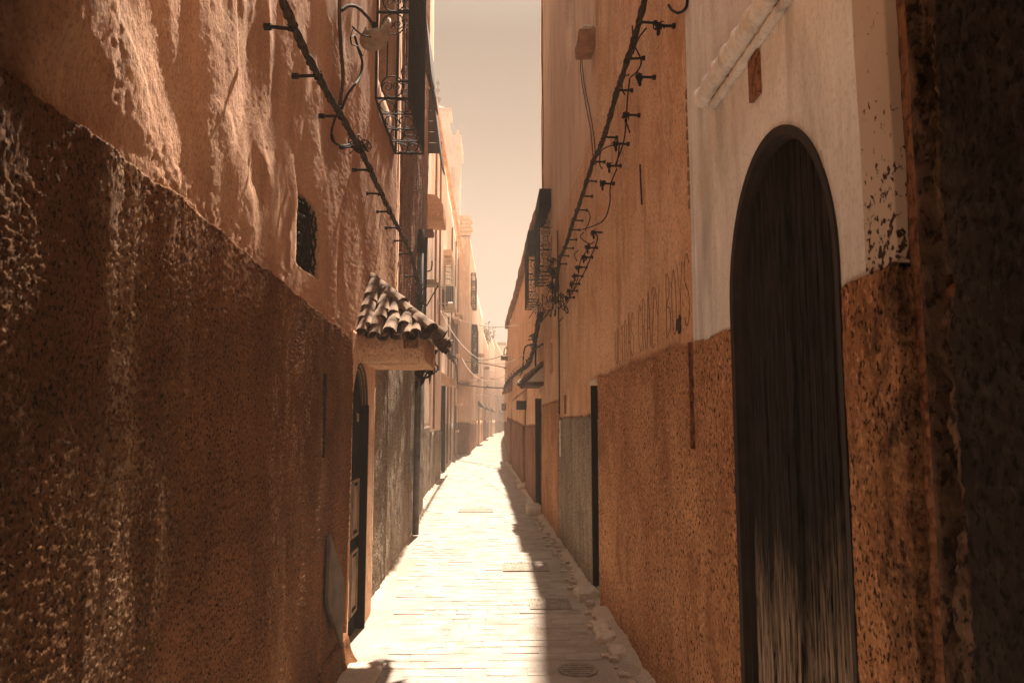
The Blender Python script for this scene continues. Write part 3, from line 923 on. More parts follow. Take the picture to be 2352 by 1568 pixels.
# ---- window cages
def spiral(c, r, turns, u, v, start=0.0, n=14):
    out = []
    for k in range(n + 1):
        f = k / n; a = start + turns * 2 * math.pi * f; rr = r * (1 - .75 * f)
        out.append(c + u * (rr * math.cos(a)) + v * (rr * math.sin(a)))
    return out


def circle(c, r, u, v, n=16, ry=None):
    ry = ry or r
    return [c + u * (r * math.cos(2 * math.pi * k / n)) + v * (ry * math.sin(2 * math.pi * k / n)) for k in range(n)]


def cage(label, side, XW, XO_, Y0, Y1, z0, z1, r=.009, dense=9, mat='iron', head=0.0, rows=3, group=None):
    t = thing('window_cage', label, 'window grille', (XW, (Y0 + Y1) / 2, z0), group)
    Xh = Vector((1, 0, 0)); Yh = Vector((0, 1, 0)); Zh = Vector((0, 0, 1))
    x0_, x1_ = sorted((XW, XO_)); wx = x1_ - x0_; xm = (x0_ + x1_) / 2
    fr = MB()
    for yy in (Y0, Y1):
        for xx in (x0_, x1_): fr.tube([(xx, yy, z0), (xx, yy, z1)], r * 1.3, 5)
        for zz in np.linspace(z0, z1, rows + 1): fr.tube([(x0_, yy, zz), (x1_, yy, zz)], r * 1.2, 5)
    for zz in np.linspace(z0, z1, rows + 1): fr.tube([(XO_, Y0, zz), (XO_, Y1, zz)], r * 1.2, 5)
    fr.tube([(XW, Y0, z0), (XW, Y1, z0)], r * 1.3, 5)
    fr.build('frame', M[mat], t)
    bh = (z1 - z0) / rows
    for yy in (Y0, Y1):
        sp = MB()
        for i in range(rows):
            zc = z0 + bh * i
            q = min(wx * .34, bh * .25)
            for zz, s_ in ((zc + q * 1.1, 1), (zc + bh - q * 1.1, -1)):
                sp.tube(circle(Vector((xm, yy, zz)), q, Xh, Zh, 14), r * .6, 4, True)
                sp.tube(spiral(Vector((xm + q * .4, yy, zz)), q * .5, 1.2, Xh, Zh * s_), r * .5, 4)
                sp.tube(spiral(Vector((xm - q * .4, yy, zz)), q * .5, 1.2, -Xh, Zh * s_), r * .5, 4)
            for fx in (.33, .66): sp.tube([(x0_ + wx * fx, yy, zc + 2 * q), (x0_ + wx * fx, yy, zc + bh - 2 * q)], r * .6, 4)
        sp.build('scroll_panel', M[mat], t)
    for i in range(dense):
        yy = Y0 + (Y1 - Y0) * (i + .5) / dense
        b_ = MB(); b_.tube([(XO_, yy, z0), (XO_, yy, z1)], r * .8, 4)
        for j in range(rows * 2):
            zc = z0 + (z1 - z0) * (j + .5) / (rows * 2)
            b_.tube(circle(Vector((XO_, yy + (Y1 - Y0) / dense * .5, zc)), (Y1 - Y0) / dense * .45, Yh, Zh, 10, bh * .22), r * .6, 4, True)
        b_.build('scroll_bar', M[mat], t)
    bt = MB()   # bottom basket
    for f in (.12, .38, .62, .88):
        yc = Y0 + (Y1 - Y0) * f
        for fx in (.27, .73):
            bt.tube(circle(Vector((x0_ + wx * fx, yc, z0)), wx * .22, Xh, Yh, 12, (Y1 - Y0) * .10), r * .6, 4, True)
        bt.tube([(x0_, yc + (Y1 - Y0) * .125, z0), (x1_, yc + (Y1 - Y0) * .125, z0)], r * .8, 4)
    bt.build('bottom_panel', M[mat], t)
    if head > 0:
        MB().box(x0_ - .0, x1_ + .0, Y0 - .015, Y1 + .015, z1, z1 + head).build('metal_head', M['black'], t)
    return t


cage('large black scrolled iron window cage high on the near left house, top of the frame', -1, -.99, -.71, 6.02, 7.32, 4.30, 6.6, .0095, 12)
mw = MB().box(-1.21, -1.19, 6.15, 7.10, 4.5, 6.35).build('window', M['dark'], LA)
MB().box(-1.185, -1.16, 6.58, 6.66, 4.52, 6.33).build('window_frame', M['wood'], mw)

# ---- houses C1, C2
PC1 = plan_of((-1.38, 13.2), (-1.42, 16.9))
LC1 = thing('house', 'narrow tall cream left house with a black doorway, just past the brown house', 'house', (-1.4, 15, 0))
core(LC1, -1, PC1, 13.2, 16.9, 12.0, M['pale'])
d1 = op_rect(13.35, 14.35, -.02, 2.75, .05)
sheet('wall', LC1, M['pale'], -1, PC1, 13.2, 16.9, 1.45, 12.0, lambda y: .12, .10, lambda Y, Z: .012 * fbm(Y * 1.5, Z * 1.2, 3, P2), [d1])
sheet('dado', LC1, M['dado_gray'], -1, PC1, 13.2, 16.9, -.02, 1.47, lambda y: .08, .05, lambda Y, Z: .015 + .012 * fbm(Y * 5, Z * 5, 3, P2), [d1], jag=lambda y: .03 * fbm(y * 3, y * 0, 3, P1))
MB().box(-1.66, -1.445, 13.3, 14.4, -.02, 2.8).build('door', M['black'], LC1)
MB().box(-1.45, -1.355, 14.28, 14.36, -.01, 2.75).build('door_frame', M['black'], LC1)
PC2 = plan_of((-1.42, 16.9), (-1.53, 28), (-1.64, 35.6))
LC2 = thing('house', 'long pale pink left house with an air conditioner and a caged window', 'house', (-1.5, 25, 0))
core(LC2, -1, PC2, 16.9, 35.6, 9.2, M['pale'])
d2 = op_rect(21.3, 22.9, -.02, 2.65, .06); w2 = op_rect(22.1, 23.2, 5.2, 6.5, .2)
sheet('wall', LC2, M['pale'], -1, PC2, 16.9, 35.6, 1.30, 9.3, lambda y: .25, .16, lambda Y, Z: .03 * fbm(Y * .5, Z * .3, 3, P2), [d2, w2])
sheet('dado', LC2, M['dado_gray'], -1, PC2, 16.9, 35.6, -.02, 1.32, lambda y: .15, .1, lambda Y, Z: .02 + .012 * fbm(Y * 3, Z * 3, 3, P2), [d2], jag=lambda y: np.where(y > 24, .16, 0) + .04 * fbm(y * 2, y * 0, 3, P1))
MB().box(-1.74, -1.525, 21.2, 23.0, -.02, 2.7).build('door', M['black'], LC2)
MB().box(-1.53, -1.43, 22.78, 22.92, -.01, 2.65).build('door_frame', M['black'], LC2)
MB().box(-1.72, -1.66, 22.0, 23.3, 5.1, 6.6).build('window', M['wood_dark'], LC2)
MB().rough(-1.56, -1.22, 21.95, 23.4, 6.55, 6.72, .15, .008, 2).build('window_hood', M['tan'], LC2)
MB().box(-1.46, -1.36, 17.0, 35.4, 9.3, 9.42).build('coping', M['ochre'], LC2)
cage('white-painted scrolled cage on the window above the air conditioner', -1, -1.5, -1.20, 22.0, 23.2, 5.25, 6.45, .012, 6, 'white_metal')
t = thing('door_hood', 'plain plastered door hood on the pale pink left house', 'hood', (-1.5, 21, 2.8))
MB().hexa([(-1.5, 21.0, 2.66), (-1.12, 21.0, 2.62), (-1.12, 23, 2.62), (-1.5, 23, 2.66), (-1.5, 21.0, 3.0), (-1.12, 21.0, 2.76), (-1.12, 23, 2.76), (-1.5, 23, 3.0)]).build('slab', M['tan'], t)
MB().box(-1.5, -1.10, 20.97, 23.03, 2.765, 2.80).build('lip', M['stone'], t)

ac = thing('air_conditioner', 'white air conditioner outdoor unit on brackets below the caged window', 'air conditioner', (-1.3, 22.3, 4.85))
AX0, AX1, AY0, AY1, AZ0, AZ1 = -1.42, -1.10, 21.6, 22.4, 4.90, 5.58
MB().rough(AX0, AX1, AY0, AY1, AZ0, AZ1, .05, .002, 2, rnd=.02).build('casing', M['white_metal'], ac)
MB().box(AX0 + .05, AX1 - .04, AY0 - .012, AY0 - .004, AZ0 + .06, AZ1 - .05).build('coil', M['coil'], ac)
m = MB()
for i in range(5): m.box(AX0 + .05 + i * .055, AX0 + .056 + i * .055, AY0 - .02, AY0 - .013, AZ0 + .06, AZ1 - .05)
for i in range(9): m.box(AX0 + .05, AX1 - .04, AY0 - .024, AY0 - .0205, AZ0 + .075 + i * .062, AZ0 + .08 + i * .062)
m.build('guard_grid', M['white_metal'], ac)
for yy in (21.75, 22.25): MB().box(-1.5, -1.06, yy, yy + .04, 4.84, 4.88).build('bracket', M['white_metal'], ac)
MB().box(-1.5, -1.425, 21.5, 22.3, 4.92, 5.42).build('side_box', M['wood_dark'], ac)

# ---- house D, projecting block with block-work top
PD = plan_of((-1.12, 35.6), (-.98, 46))
LD = thing('house', 'salmon left house stepping out into the alley, with a bare block parapet', 'house', (-1.0, 40, 0))
core(LD, -1, PD, 35.62, 46, 10.6, M['tan'], back=.5)
wD = [op_rect(38.5, 41, 4.3, 6.4, .2), op_rect(37.5, 39.5, 7.6, 9.0, .2), op_rect(40, 41.3, -.02, 2.5, .25)]
sheet('wall', LD, M['tan'], -1, PD, 35.62, 46, 1.45, 10.6, lambda y: .3, .2, lambda Y, Z: .03 * fbm(Y * .5, Z * .3, 3, P2), wD, rim=.6)
sheet('dado', LD, M['brown'], -1, PD, 35.62, 46, -.02, 1.47, lambda y: .2, .1, lambda Y, Z: .02 + .01 * fbm(Y * 3, Z * 3, 3, P2), [wD[2]], rim=.6)
MB().box(-1.42, -1.36, 38.3, 41.2, 4.1, 6.5).build('window', M['dark'], LD)
MB().box(-1.42, -1.36, 37.3, 39.7, 7.5, 9.1).build('window', M['wood_dark'], LD)
MB().box(-1.40, -1.33, 39.8, 41.4, -.02, 2.6).build('door', M['black'], LD)
MB().rough(-1.75, -1.10, 35.50, 35.60, 3.35, 10.55, .25, .012, 1.0).build('front_wall', M['tan'], LD, True)
MB().rough(-1.75, -1.13, 35.56, 35.61, -.02, 1.45, .15, .012, 2.0).build('front_dado', M['brown'], LD, True)
MB().rough(-1.75, -1.06, 35.40, 35.6, 3.24, 3.38, .2, .01, 1.0).build('ledge', M['brown'], LD)
for r_ in range(5):
    for c_ in range(3):
        xx = -1.72 + c_ * .22 + (r_ % 2) * .10
        MB().box(xx, xx + .205, 35.52, 35.75, 10.6 + r_ * .2, 10.785 + r_ * .2).build('block', M['tan'], LD)
cage('dark iron window cage on the salmon left house beyond the air conditioner', -1, -1.06, -.80, 38.4, 41, 4.2, 6.5, .03, 6, 'iron', .1)
cage('weathered iron cage on the higher window of the salmon left house', -1, -1.08, -.86, 37.4, 39.6, 7.5, 9.1, .02, 5, 'wood_dark')

far = [
    ('cream left house with a dark awning line, past the salmon house', -1, (-.98, 46), (-.72, 58), 9.6, 'pale', 'ochre'),
    ('low ochre left house in the bend of the alley', -1, (-.70, 58), (-.35, 72), 8.6, 'tan', 'brown'),
    ('hazy cream left house closing the far bend', -1, (-.30, 72), (.35, 92), 10.5, 'pale', 'tan'),
    ('last hazy house on the left of the alley end', -1, (.42, 92), (2.4, 125), 11.5, 'tan', 'brown'),
]
for k, (lab, side, a, b_, top, m1, m2) in enumerate(far):
    h = thing('house', lab, 'house', (a[0], a[1], 0)); pl = plan_of(a, b_)
    L_ = b_[1] - a[1]
    ops_ = [op_rect(a[1] + L_ * .25, a[1] + L_ * .25 + 1.1, -.02, 2.4, .08), op_rect(a[1] + L_ * .62, a[1] + L_ * .62 + 1.1, -.02, 2.3, .08)]
    wi = [op_rect(a[1] + L_ * .15, a[1] + L_ * .15 + 1.3, 4.2, 5.8, .08), op_rect(a[1] + L_ * .55, a[1] + L_ * .55 + 1.3, 4.6, 6.2, .08)]
    core(h, side, pl, a[1] + .02, b_[1], top, M[m1], 2)
    sheet('wall', h, M[m1], side, pl, a[1] + .02, b_[1], 1.6, top, lambda y: .5, .4, None, ops_ + wi, rim=.5)
    sheet('dado', h, M[m2], side, pl, a[1] + .02, b_[1], -.02, 1.6, lambda y: .5, .4, lambda Y, Z: .03 + 0 * Y, ops_, rim=.5)
    for o_ in ops_:
        x = float(pl(o_['y0'])); MB().box(x - .34, x - .03, o_['y0'] - .1, o_['y1'] + .1, -.02, o_['z1'] + .1).build('door', M['black'], h)
    for o_ in wi:
        x = float(pl(o_['y0'])); f_ = MB().box(x - .32, x - .03, o_['y0'] - .1, o_['y1'] + .1, o_['z0'] - .1, o_['z1'] + .1).build('window', M['wood_dark'], h)
        MB().box(x - .02, x + .16, o_['y0'], o_['y1'], o_['z0'], o_['z0'] + .08).build('sill', M[m2], f_)
        MB().box(x - .02, x + .26, o_['y0'] - .1, o_['y1'] + .1, o_['z1'], o_['z1'] + .12).build('hood', M[m2], f_)
    x = float(pl(a[1] + L_ * .3))
    MB().hexa([(x - .1, a[1] + L_ * .2, 2.55), (x + .38, a[1] + L_ * .2, 2.4), (x + .5, a[1] + L_ * .5, 2.4), (x, a[1] + L_ * .5, 2.55),
               (x - .1, a[1] + L_ * .2, 3.0), (x + .38, a[1] + L_ * .2, 2.5), (x + .5, a[1] + L_ * .5, 2.5), (x, a[1] + L_ * .5, 3.0)]).build('door_hood', M['wood_dark'], h)
h = thing('house', 'pale tall block closing the far end of the alley in the haze', 'house', (3, 128, 0))
MB().box(-4, 9, 128, 136, -.02, 14.6).build('wall', M['pale'], h); MB().box(-4.1, 9.1, 127.8, 136.1, 14.6, 15.1).build('coping', M['brown'], h)
MB().box(1.9, 3.4, 127.9, 128.05, 0, 4).build('door', M['black'], h)
# overgrown parapet between houses: dry plants
m = MB(); rr_ = random.Random(5)
for i in range(260):
    x = -.55 + rr_.gauss(0, .35); y = 64 + rr_.gauss(0, 2.5); z = 8.6 + abs(rr_.gauss(0, .55)); s_ = rr_.uniform(.06, .16)
    a = Vector((rr_.gauss(0, 1), rr_.gauss(0, 1), rr_.gauss(0, 1))).normalized(); b2 = a.orthogonal().normalized()
    m.add([Vector((x, y, z)) - a * s_, Vector((x, y, z)) + b2 * s_ * .5, Vector((x, y, z)) + a * s_, Vector((x, y, z)) - b2 * s_ * .5], [(0, 1, 2, 3)])
for i in range(14):
    x = -.55 + rr_.gauss(0, .25); y = 64 + rr_.gauss(0, 2); m.tube([(x, y, 8.5), (x + .1, y, 8.9), (x + rr_.uniform(-.2, .3), y, 9.4)], .02, 4)
M['leaf'] = simple('dry_leaf', (0.16, 0.12, 0.05), 0.8, 0, 0.4, 3, 0)
o = m.build('roof_plant', M['leaf'], None); props(o, 'dry bushy plants growing on the roof edge of the far low house', 'plant', kind='stuff')

rr_ = random.Random(77)
for (y_, z0_, z1_) in ((17.6, 1.4, 8.9), (19.4, 2.9, 9.1), (24.3, .2, 5.0), (26.5, .2, 8.6), (30.2, .2, 9.0), (33.0, 3, 8.9)):
    x_ = float(PC2(y_)); MB().tube([(x_ + .05, y_, z0_), (x_ + .05, y_ + rr_.uniform(-.1, .1), (z0_ + z1_) / 2), (x_ + .05, y_, z1_)], .03, 6).build('pipe', M['brown'], LC2)
for (y_, w_, z0_, z1_) in ((27.2, 1.2, 3.9, 5.3), (31.0, 1.3, 4.4, 6.0), (30.5, 1.0, 1.2, 2.2)):
    x_ = float(PC2(y_)); f_ = MB().box(x_ - .02, x_ + .07, y_, y_ + w_, z0_, z1_).build('window', M['wood_dark'], LC2)
    MB().box(x_ - .02, x_ + .30, y_ - .1, y_ + w_ + .1, z1_ + .02, z1_ + .12).build('hood', M['tan'], f_)
    MB().box(x_ - .02, x_ + .18, y_, y_ + w_, z0_ - .09, z0_ - .01).build('sill', M['tan'], f_)
# ---- minaret
MY = 72.0; K_ = 72 / 95
mn = thing('minaret', 'pale square minaret fading into the haze behind the left roofs', 'minaret', (-7.62 * K_, MY + 2.5, 0))
cx, cy = -7.62 * K_, MY + 2.5
zs_ = lambda py: 1.6 + (965 - py) * MY / F
MB().box(cx - 3.2 * K_, cx + 3.2 * K_, cy - 3.2 * K_, cy + 3.2 * K_, 0, zs_(318)).build('shaft', M['pale'], mn)
for s_ in (-1.6 * K_, 1.6 * K_):
    MB().box(cx + s_ - .76, cx + s_ + .76, cy - 3.26 * K_, cy - 3.2 * K_, zs_(560), zs_(370)).build('blind_panel', M['tan'], mn)
MB().box(cx - 3.45 * K_, cx + 3.45 * K_, cy - 3.45 * K_, cy + 3.45 * K_, zs_(318), zs_(292)).build('cornice', M['pale'], mn)
for i in range(7):
    xx = cx - 3.3 * K_ + i * 1.0 * K_
    MB().hexa([(xx, cy - 3.4 * K_, zs_(292)), (xx + .45, cy - 3.4 * K_, zs_(292)), (xx + .45, cy - 3.0 * K_, zs_(292)), (xx, cy - 3.0 * K_, zs_(292)),
               (xx + .15, cy - 3.4 * K_, zs_(278)), (xx + .3, cy - 3.4 * K_, zs_(278)), (xx + .3, cy - 3.0 * K_, zs_(278)), (xx + .15, cy - 3.0 * K_, zs_(278))]).build('merlon', M['pale'], mn)
MB().box(cx - 1.7 * K_, cx + 1.7 * K_, cy - 1.7 * K_, cy + 1.7 * K_, zs_(292), zs_(222)).build('lantern', M['pale'], mn)
MB().box(cx - 2.0 * K_, cx + 2.0 * K_, cy - 2.0 * K_, cy + 2.0 * K_, zs_(222), zs_(214)).build('lantern_cornice', M['tan'], mn)
m = MB(); m.add([(cx - 1.6 * K_, cy - 1.6 * K_, zs_(214)), (cx + 1.6 * K_, cy - 1.6 * K_, zs_(214)), (cx + 1.6 * K_, cy + 1.6 * K_, zs_(214)), (cx - 1.6 * K_, cy + 1.6 * K_, zs_(214)), (cx, cy, zs_(192))], [(0, 1, 4), (1, 2, 4), (2, 3, 4), (3, 0, 4)]); m.build('lantern_roof', M['pale'], mn)
fin = MB(); fin.tube([(cx, cy, zs_(195)), (cx, cy, zs_(125))], .05, 6); fn_ = fin.build('finial', M['wood_dark'], mn)
for py, r_ in ((177, .36), (154, .26), (135, .22)):
    m = MB(); m.tube([(cx, cy, zs_(py) + r_ * math.cos(a)) for a in np.linspace(math.pi, 0, 9)], [max(.01, r_ * math.sin(a)) for a in np.linspace(math.pi, 0, 9)], 10); m.build('ball', M['wood_dark'], fn_, True)

# ================================================================== RIGHT HOUSES
PR = plan_of((1.0, -6), (1.0, 3.58))
# near dark house
RA = thing('house', 'nearest right house of sooty dark roughcast with a broken stony corner', 'house', (1.0, .5, 0))
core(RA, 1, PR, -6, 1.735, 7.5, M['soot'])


def disp_dark_right(Y, Z):
    lo = 1.548 + .07 * fbm(Z * 3, Z * 0 + 3, 4, P2, .6) + .03 * sstep(1.9, 1.2, Z); hi = 1.650 + .02 * fbm(Z * 4, Z * 0 + 8, 3, P3)
    crack = sstep(lo - .01, lo + .012, Y) * (1 - sstep(hi - .012, hi + .01, Y))
    st = np.abs(fbm(Y * 9, Z * 6, 2, P4)) ** .6 * .09
    d = -.085 * crack + crack * st
    d = d + (1 - crack) * (.012 * fbm(Y * 30, Z * 30, 3, P1, .6) + .012 * fbm(Y * 3, Z * 3, 2, P2)) * (Y < hi)
    d = d + .020 * (Y < lo)
    return d


sheet('wall', RA, M['soot'], 1, PR, -1.0, 1.665, -.02, 4.6, lambda y: .007 if y > .9 else .06, .014, disp_dark_right, [], rim=.42)
sheet('broken_corner', RA, M['stone_dark'], 1, PR, 1.535, 1.672, -.02, 4.4, lambda y: .0055, .012, lambda Y, Z: disp_dark_right(Y, Z) + .0015, [], rim=.35)
rs_ = random.Random(31)
for (z_, h_, w_, y_, dx_, mt_) in ((2.12, .075, .085, 1.60, .025, 'brown'), (2.02, .05, .07, 1.585, .03, 'stone_dark'), (1.955, .05, .10, 1.60, .03, 'stone_dark'), (1.86, .10, .06, 1.625, .03, 'brown'),
                                   (1.80, .07, .06, 1.575, .045, 'stone_dark'), (1.70, .13, .08, 1.60, .03, 'brown'), (1.55, .12, .07, 1.61, .03, 'stone_dark'), (1.38, .16, .09, 1.59, .035, 'brown'),
                                   (2.26, .09, .06, 1.61, .04, 'stone_dark'), (2.42, .12, .08, 1.60, .04, 'stone_dark'), (1.18, .15, .07, 1.60, .04, 'stone_dark'), (.98, .16, .09, 1.60, .03, 'brown')):
    MB().rough(1.0 + dx_, 1.12, y_ - w_ / 2, y_ + w_ / 2, z_ - h_ / 2, z_ + h_ / 2, .012, .010, 22, rnd=.022).build('stone', M[mt_], RA, True)
sheet('upper_wall', RA, M['soot'], 1, PR, -1.0, 1.665, 4.6, 7.5, lambda y: .1, .1, None, [], rim=.42)
sheet('orange_strip', RA, M['brown'], 1, plan_of((1.012, 0), (1.012, 3)), 1.665, 1.732, -.02, 4.6, lambda y: .009, .016, lambda Y, Z: .006 * fbm(Y * 14, Z * 8, 3, P2), [], rim=.40)

# portal house
RB = thing('house', 'right portal house with cream whitewash over rust dado round the big black arched door', 'house', (1.0, 2.6, 0))
core(RB, 1, PR, 1.737, 3.575, 9.0, M['white'])
arch = op_arch(2.065, 2.995, -.02, 2.05, 2.605, .018, 2.0)


def disp_white(Y, Z):
    d = .005 * fbm(Y * 1.6, Z * 1.1, 3, P2) + .0022 * fbm(Y * 7, Z * 3, 3, P3) + .0008 * fbm(Y * 30, Z * 12, 2, P1)
    d = d + .006 * sstep(3.17, 3.20, Y) + .006 * (Y < 1.90)
    near = np.minimum(1, np.maximum(0, sdf(arch, Y, Z)) / .05)
    return d * near + .008


sheet('wall', RB, M['white'], 1, PR, 1.895, 3.575, 1.97, 9.0, lambda y: .014, lambda z: .014 if z < 3.3 else .07, disp_white, [arch], rim=.41,
      jagb=lambda y: .012 * fbm(y * 9, y * 0 + 1, 4, P2), jagw=.03)
sheet('flaked_wall', RB, M['flaked'], 1, PR, 1.737, 1.896, 1.97, 9.0, lambda y: .014, lambda z: .014 if z < 3.3 else .1, disp_white, [], rim=.41,
      jagb=lambda y: .03 * fbm(y * 11, y * 0 + 1, 4, P2), jagw=.05)
sheet('dado', RB, M['dado_right'], 1, PR, 1.737, 3.575, -.02, 1.985, lambda y: .010 + .001 * y, .012,
      lambda Y, Z: (.018 + .006 * fbm(Y * 26, Z * 26, 3, P1) + .008 * fbm(Y * 2, Z * 2, 2, P2)) * np.minimum(1, .35 + np.maximum(0, sdf(arch, Y, Z)) / .06), [arch], rim=.41,
      jag=lambda y: .02 * fbm(y * 7, y * 0 + 5, 4, P3)- .01)
dr = MB().box(1.14, 1.20, 2.0, 3.06, -.02, 2.66).build('door', M['black'], RB)
AC, AW, AZ, AB = 2.53, .465, 2.05, .555


def zarch(y, off=.036):
    u = min(1, abs(y - AC) / (AW - off)); return AZ + (AB - off) * math.sqrt(max(0, 1 - u * u))


def arch_line(off, x, n=40, zlow=-.01):
    pts = [(x, AC - AW + off, zlow), (x, AC - AW + off, 1.0)]
    for a in np.linspace(math.pi, 0, n): pts.append((x, AC + (AW - off) * math.cos(a), AZ + (AB - off) * math.sin(a)))
    return pts + [(x, AC + AW - off, 1.0), (x, AC + AW - off, zlow)]


# arched lining of the opening: stepped rings swept round the arch
prof = [(-.016, .984), (.016, .988), (.017, 1.004), (.022, 1.006), (.023, 1.014), (.029, 1.016), (.030, 1.12), (-.016, 1.12)]
rings = [arch_line(o_, x_) for o_, x_ in prof]; V = [p for r_ in rings for p in r_]; L_ = len(rings[0]); Fc = []
for i in range(len(prof)):
    j = (i + 1) % len(prof)
    for k in range(L_ - 1): Fc.append((i * L_ + k, i * L_ + k + 1, j * L_ + k + 1, j * L_ + k))
mesh_obj('door_frame', V, Fc, M['frame'], dr)
npl = 9; ya_, yb_ = AC - AW + .029, AC + AW - .029
for i in range(npl):
    a, b_ = ya_ + (yb_ - ya_) * i / npl, ya_ + (yb_ - ya_) * (i + 1) / npl
    w_ = b_ - a - .010; prof = []; ng = 2
    for k in range(ng):
        q0 = a + w_ * k / ng; q1 = a + w_ * (k + 1) / ng
        prof += [(q0, .016), (q0 + .005, .0), (q1 - .007, -.002), (q1 - .001, .016)]
    base_x = 1.032 + random.uniform(-.003, .003)
    V = []; Fc = []
    for (yy, dx) in prof:
        zt = zarch(yy, .029); V += [(base_x + dx, yy, .0), (base_x + dx, yy, zt), (1.139, yy, .0), (1.139, yy, zt)]
    n_ = len(prof)
    for k in range(n_ - 1):
        p_ = 4 * k; Fc += [(p_, p_ + 1, p_ + 5, p_ + 4), (p_ + 1, p_ + 3, p_ + 7, p_ + 5), (p_ + 2, p_ + 6, p_ + 7, p_ + 3)]
    Fc += [(0, 2, 3, 1), (4 * n_ - 4, 4 * n_ - 3, 4 * n_ - 1, 4 * n_ - 2)]
    mesh_obj('plank', V, Fc, M['door'], dr)
m = MB(); m.tube([(1.030, AC - .03, 0), (1.030, AC - .03, 2.56)], .014, 8); m.build('meeting_stile', M['door'], dr)
p_ = atX(1896, 367, 1.0)
MB().hexa([(.990, p_.y - .010, p_.z - .045), (.992, p_.y + .012, p_.z - .05), (1.02, p_.y + .012, p_.z - .05), (1.02, p_.y - .010, p_.z - .045),
           (.990, p_.y + .004, p_.z + .03), (.992, p_.y + .026, p_.z + .035), (1.02, p_.y + .026, p_.z + .035), (1.02, p_.y + .004, p_.z + .03)]).build('number_plate', M['white_metal'], dr)

# banded cornice moulding on the portal house
m = MB(); ys = np.linspace(3.20, 1.9, 140); rad = [.040 + .0035 * math.sin(i * 1.35) + (.008 if i % 14 in (0, 1) else 0) for i in range(140)]
m.tube([(.955, y, 3.055 + .002 * math.sin(y * 9)) for y in ys], rad, 12); m.build('cornice', M['white'], RB, True)
m = MB(); m.rough(.962, .995, 1.9, 3.13, 2.975, 3.003, .014, .007, 22); m.build('broken_lower_moulding', M['white'], RB, True)
MB().box(.975, .992, 2.59, 2.68, 2.80, 2.965).build('dark_patch', M['brown'], RB)

# orange graffiti house
PRC = plan_of((1.012, 3.58), (.985, 6.5))
RC = thing('house', 'orange right house with scratched graffiti above its rust roughcast dado', 'house', (1.0, 5, 0))
core(RC, 1, PRC, 3.58, 6.5, 9.0, M['ochre'])
slotR = op_rect(3.60, 3.70, 1.46, 2.0, .09)
sheet('wall', RC, M['ochre'], 1, PRC, 3.58, 6.5, 1.96, 9.0, lambda y: .03, lambda z: .03 if z < 5 else .12,
      lambda Y, Z: .006 * fbm(Y * 1.8, Z * .9, 3, P2) + .0018 * fbm(Y * 9, Z * 3, 3, P1) + .035 * sstep(6.15, 6.45, Y) - .05 * np.exp(-((Y - 3.60) / .02) ** 2) * ((Z > 2.7) & (Z < 3.35)), [], rim=.41)
sheet('dado', RC, M['dado_right'], 1, PRC, 3.58, 6.5, -.02, 1.97, lambda y: .02, .016,
      lambda Y, Z: .022 + .008 * fbm(Y * 20, Z * 22, 3, P1) + .008 * fbm(Y * 1.6, Z * 1.5, 2, P2) + .035 * sstep(6.25, 6.5, Y), [slotR], rim=.42,
      jag=lambda y: .028 * fbm(y * 3, y * 0 + 5, 5, P3, .6) + .015)
MB().box(1.09, 1.13, 3.59, 3.72, 1.44, 1.99).build('slot_back', M['brown'], RC)
MB().box(.99, 1.09, 3.685, 3.705, 1.455, 1.99).build('slot_side', M['brown'], RC)  # darker lining of the slot stands in for the shade inside it
# tile ends set in the joint beside the portal
for i in range(9):
    z = 2.66 + i * .072
    MB().rough(.985, 1.02, 3.585, 3.625, z, z + .05, .015, .004, 20, rnd=.008).build('tile_end', M['clay'], RC)

# graffiti strokes
GL = {
    'U': [[(0, 1), (.05, .2), (.35, 0), (.65, .2), (.7, 1)]], 'L': [[(.1, 1), (.08, 0), (.6, .03)]],
    'T': [[(0, .95), (.8, 1)], [(.4, 1), (.38, 0)]], 'R': [[(.1, 0), (.12, 1), (.5, .98), (.62, .75), (.4, .52), (.12, .5), (.4, .45), (.7, 0)]],
    'A': [[(0, 0), (.35, 1), (.45, .98), (.75, 0)], [(.12, .36), (.62, .40)]], 'S': [[(.65, .85), (.5, 1), (.2, .95), (.08, .75), (.2, .58), (.5, .47), (.64, .28), (.5, .06), (.2, 0), (.02, .12)]],
    'C': [[(.65, .85), (.45, 1), (.15, .85), (.05, .5), (.15, .12), (.45, 0), (.68, .12)]], 'Z': [[(.05, .97), (.65, 1), (.05, .02), (.7, 0)]],
    'Y': [[(0, 1), (.32, .5), (.4, .5)], [(.72, 1), (.4, .5), (.2, -.08)]], 'B': [[(.1, 0), (.1, 1), (.5, .95), (.55, .7), (.12, .53), (.6, .45), (.65, .15), (.1, 0)]],
    'O': [[(.35, 1), (.08, .8), (.03, .4), (.2, .03), (.5, .03), (.66, .4), (.6, .8), (.35, 1)]],
}
txt = 'ULTRAS CRAZY BOYS'
n_ = len(txt); rg = random.Random(2)


def smooth_pts(p, n=4):
    out = []
    for i in range(len(p) - 1):
        p0 = p[max(i - 1, 0)]; p1 = p[i]; p2 = p[i + 1]; p3 = p[min(i + 2, len(p) - 1)]
        for k in range(n):
            t_ = k / n
            out.append(tuple(.5 * ((2 * b) + (c - a) * t_ + (2 * a - 5 * b + 4 * c - d) * t_ ** 2 + (-a + 3 * b - 3 * c + d) * t_ ** 3) for a, b, c, d in zip(p0, p1, p2, p3)))
    out.append(tuple(p[-1])); return out


def wallC(Y, Z):
    return float(PRC(Y)) - (.006 * float(fbm(np.array(Y * 1.8), np.array(Z * .9), 3, P2)) + .0018 * float(fbm(np.array(Y * 9), np.array(Z * 3), 3, P1)))


